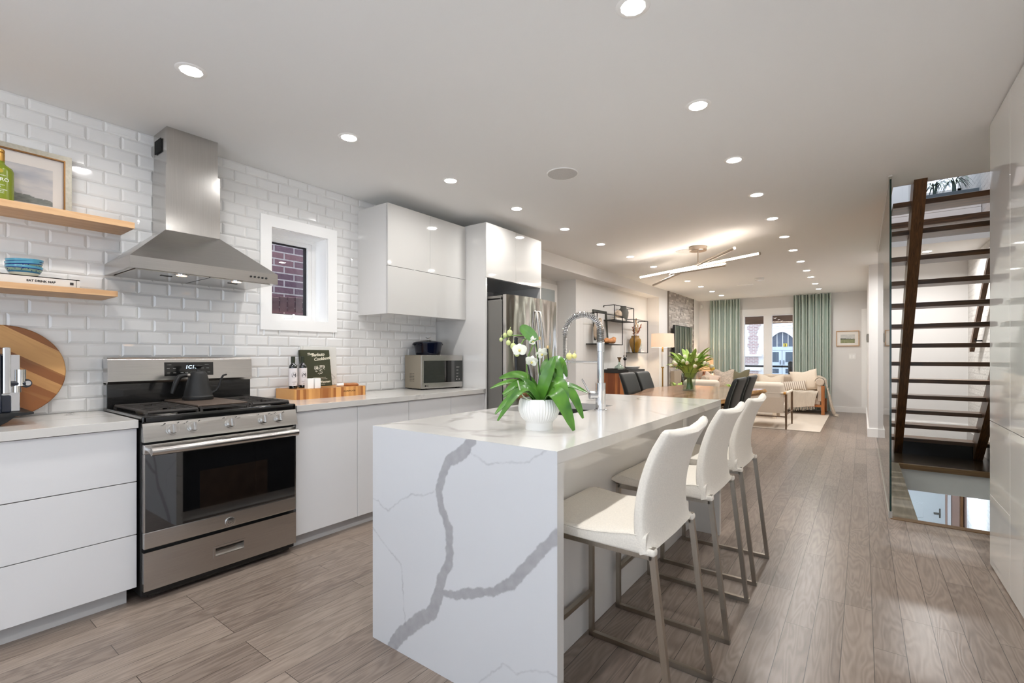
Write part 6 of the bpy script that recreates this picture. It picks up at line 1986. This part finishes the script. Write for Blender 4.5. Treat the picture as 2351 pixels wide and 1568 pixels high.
MB().box(-.232, -.108, FY - .008, FY - .001, 1.128, 1.256, .003).build('plate', m_white, t)
for x in (-.205, -.15): MB().box(x - .018, x + .018, FY - .012, FY - .007, 1.16, 1.225, .002).build('rocker', m_trim, t)
t = T('thermostat', 'small grey control box on the end of the partition wall', 'thermostat', (.07, 9.0, 1.4))
MB().box(.052, .0795, 8.96, 9.10, 1.42, 1.55, .004).build('housing', M('grey_plastic', (150, 146, 138), .4), t)
MB().box(.05, .053, 8.975, 9.085, 1.45, 1.53).build('screen', m_blackm, t)
# ================================================================== CEILING
def pot_proto():
    t = T('ceiling_downlight', 'x', 'ceiling light', (0, 0, 0), 'recessed round downlights in two long rows')
    MB().lathe([(.046, -.004), (.060, -.004), (.066, 0), (.046, 0)], (0, 0, 0), 36, cap=False).build('trim_ring', m_trim, t)
    MB().lathe([(.0, -.0045), (.047, -.0045), (.047, -.001)], (0, 0, 0), 10).build('lens', m_lens, t)
    d = bpy.data.lights.new('lamp', 'AREA'); d.shape = 'DISK'; d.size = .09; d.energy = DOWNLIGHT_W; d.color = (1.0, .99, .975); d.spread = R(162)
    lo = bpy.data.objects.new('lamp', d); COL.objects.link(lo); lo.parent = t; lo.location = (0, 0, -.006)
    return t


p0 = pot_proto()
LX, RXX = -2.565, -.715
LYS = [.9, 1.761, 2.664, 3.537, 4.415, 5.285, 6.195, 7.103, 7.976, 8.855, 9.737, 10.613, 11.445]
RYS = [.02, .887, 1.755, 2.661, 3.551, 4.434, 5.3, 6.195, 7.059, 7.972, 8.88, 9.669, 10.607, 11.492]
first = True
ordn = ('first', 'second', 'third', 'fourth', 'fifth', 'sixth', 'seventh', 'eighth', 'ninth', 'tenth', 'eleventh', 'twelfth', 'thirteenth', 'fourteenth')
hints = {0: 'above the range', 1: 'by the window', 2: 'by the cabinets', 3: 'by the fridge', 4: 'past the fridge', 5: 'by the bulkhead', 6: 'left of the chandelier', 7: 'by the niche', 8: 'behind the chandelier', 9: 'by the lamp', 10: 'by the stone', 11: 'by the television', 12: 'nearest the curtain'}
for row, X_, ys in (('left', LX, LYS), ('right', RXX, RYS)):
    for i, y in enumerate(ys):
        o = p0 if first else copy_tree(p0)
        first = False
        o.location = (X_, y, HC)
        if row == 'left': o['label'] = 'round ceiling downlight, %s of the left row from the camera, %s' % (ordn[i], hints[i])
        elif i == 0: o['label'] = 'round ceiling downlight of the right row, overhead behind the camera'
        else: o['label'] = 'round ceiling downlight, %s of the right row from the camera towards the far wall' % ordn[i - 1]
o = copy_tree(p0); o.location = (LX, .02, HC); o['label'] = 'round ceiling downlight of the left row, overhead behind the camera'
o = copy_tree(p0); o.location = (.68, 8.18, HC); o['label'] = 'lone round downlight seen between the stair treads'
for c_ in o.children:
    if c_.type == 'LIGHT': c_.data = c_.data.copy(); c_.data.energy = DOWNLIGHT_W * 4
# speakers, smoke alarm, vent
m_grille = M('speaker_grille', (206, 204, 201), .8, noise_=.06, nscale=400)
for x, y, r, lab in ((-1.797, 3.06, .118, 'round ceiling speaker grille above the island'), (-1.86, 6.30, .118, 'round ceiling speaker grille behind the chandelier canopy')):
    t = T('ceiling_speaker', lab, 'speaker', (x, y, HC))
    MB().lathe([(0, HC - .004), (r - .008, HC - .004), (r - .008, HC)], (x, y, 0), 40).build('grille', m_grille, t)
    MB().lathe([(r - .008, HC - .005), (r, HC - .005), (r, HC)], (x, y, 0), 40, cap=False).build('rim', m_trim, t)
t = T('smoke_alarm', 'round white smoke alarm on the living room ceiling', 'smoke alarm', (-1.45, 9.25, HC))
MB().lathe([(0, HC - .05), (.05, HC - .05), (.068, HC - .035), (.072, HC - .012), (.062, HC - .01), (.075, HC - .008), (.075, HC)], (-1.45, 9.25, 0), 36).build('housing', m_white, t)
t = T('ceiling_vent', 'slim white air vent in the ceiling before the far window', 'vent', (-1.8, 10.0, HC))
MB().box(-1.95, -1.67, 9.94, 10.06, HC - .008, HC - .0005).build('plate', m_trim, t)
# chandelier
cx_, cy_ = -1.655, 6.15
t = T('chandelier', 'brushed linear chandelier of crossed light bars over the dining table', 'chandelier', (cx_, cy_, HC))
m_rose_n = M('satin_nickel', (200, 186, 172), .3, 1)
MB().lathe([(0, HC - .052), (.098, HC - .052), (.105, HC - .045), (.105, HC)], (cx_, cy_, 0), 40).build('canopy', m_rose_n, t)
MB().cyl((cx_, cy_, HC - .05), (cx_, cy_, 2.30), .008, seg=14).build('rod', m_rose_n, t)
m_led = M('led_strip', (255, 246, 234), .5, emit=(255, 240, 226), es=40)
m_ledw = M('led_strip_soft', (255, 246, 234), .5, emit=(255, 236, 216), es=12)
def lbar(name, a, b, up_, main=False):
    a = Vector(a); b = Vector(b)
    o = MB().tube([a, b], .017 if not main else .019, 14).build(name, m_rose_n, t)
    d = (b - a).normalized(); side = Vector(up_)
    side = (side - d * side.dot(d)).normalized()
    e = .02 if main else .13
    MB().bar(a.lerp(b, .004) + side * .0155, a.lerp(b, .996) + side * .0155, .022, .010, up=tuple(side)).build('diffuser', m_led if main else m_ledw, o)
lbar('light_bar', (-2.567, 6.585, 2.345), (-.905, 5.813, 2.345), (-.55, -.85, -.1), True)
lbar('light_bar', (-2.624, 7.255, 2.318), (-1.10, 5.49, 2.372), (.75, .65, .45))
lbar('light_bar', (-2.079, 6.412, 2.322), (-1.308, 6.066, 2.305), (-.4, -.6, .75))

# ================================================================== STAIR
SY, SR, SH, SZ = 7.593, .2123, .19, .2055
t = T('open_staircase', 'dark wood open tread staircase behind the glass panel', 'staircase', (.7, 6.2, 0))
for k in range(14):
    y = SY - SR * k; z = SZ + SH * k
    MB().box(.205, 1.195, y, y + .262, z - .043, z, .003).build('tread', m_darkx, t)
sl = SH / SR
for x0, x1 in ((.322, .402), (1.045, 1.125)):
    def bl(y): return (7.665 - y) * sl
    m = MB().prism([(7.665, 0), (4.78, bl(4.78) - .0), (4.78, 2.72), (4.98, 2.72), (7.95, .0)], 'X', x0, x1)
    m.build('stringer', m_dark, t)
MB().box(.404, 1.043, 7.66, 7.70, 0, .158).build('riser_board', M('black_riser', (14, 14, 14), .25, noise_=.5, nscale=30), t)
t = T('handrail', 'dark wood handrail on the white brick stair wall', 'handrail', (1.13, 7.9, 1.3))
MB().bar((1.13, 8.40, 1.295), (1.13, 5.6, 1.295 + 2.8 * .895), .045, .07).build('rail', m_dark, t)
m = MB()
for y in (8.2, 7.1, 6.2): z = 1.295 + (8.40 - y) * .895; m.tube([(1.198, y, z - .07), (1.14, y, z - .07), (1.13, y, z - .03)], .008, 8)
m.build('bracket', m_blackm, t)
t = T('stair_screen', 'tall frameless glass panel beside the staircase', 'glass panel', (.171, 6.2, 0))
m = MB(); y0, y1 = 4.556, 7.84
m.add([(.165, y0, .012), (.165, y1, .012), (.165, y1, HC), (.165, y0, HC)], [(0, 1, 2, 3)])
m.add([(.177, y0, .012), (.177, y1, .012), (.177, y1, HC), (.177, y0, HC)], [(3, 2, 1, 0)])
gp = m.build('pane', m_glasst, t)
MB().box(.165, .177, y0 - .0008, y0 + .0008, .05, HC - .03).box(.165, .177, y1 - .0008, y1 + .0008, .012, HC).build('polished_edge', m_gedge, gp)
MB().box(.160, .182, y0 - .004, y1, 0.0005, .012).box(.160, .182, y0 - .004, y0 + .03, .012, .05).build('floor_channel', M('brushed_channel', (182, 178, 170), .4, .8), t)
MB().box(.160, .182, y0 - .004, y1, HC - .012, HC - .0005).build('ceiling_channel', M('pale_channel', (206, 202, 196), .4, .3), t)
# upper floor plant
m = MB()
for i in range(3): m.box(.205, 1.195, 8.22, 8.53, 2.873 + i * .105, 2.975 + i * .105, .004)
m.box(.205, 1.195, 8.2, 8.55, 3.185, 3.199)
m.build('wall_knee_upper', m_trim, kind='structure')
t = T('strappy_plant', 'spiky leaved plants in a long planter on the upper landing', 'plant', (.9, 8.35, 3.2))
MB().box(.62, 1.18, 8.25, 8.5, 3.20, 3.33, .006).build('planter', M('slate_planter', (96, 108, 116), .7), t)
rnd = random.Random(4)
for cx2, cz2 in ((.77, 3.45), (.96, 3.47)):
    m = MB()
    m.tube([(cx2, 8.36, 3.31), (cx2, 8.36, cz2)], .02, 8)
    for i in range(34):
        a = rnd.uniform(0, 6.28); d = Vector((math.cos(a), math.sin(a), 0)); b0 = Vector((cx2, 8.36, cz2 - rnd.uniform(0, .06))); L = rnd.uniform(.12, .20)
        leaf(m, [b0, b0 + d * L * .5 + Vector((0, 0, L * .95)), b0 + d * L + Vector((0, 0, -L * .2))], .0065, nu=2, nv=6, th=.001)
    m.build('rosette', M('dusky_leaf', (92, 112, 106), .6), t)
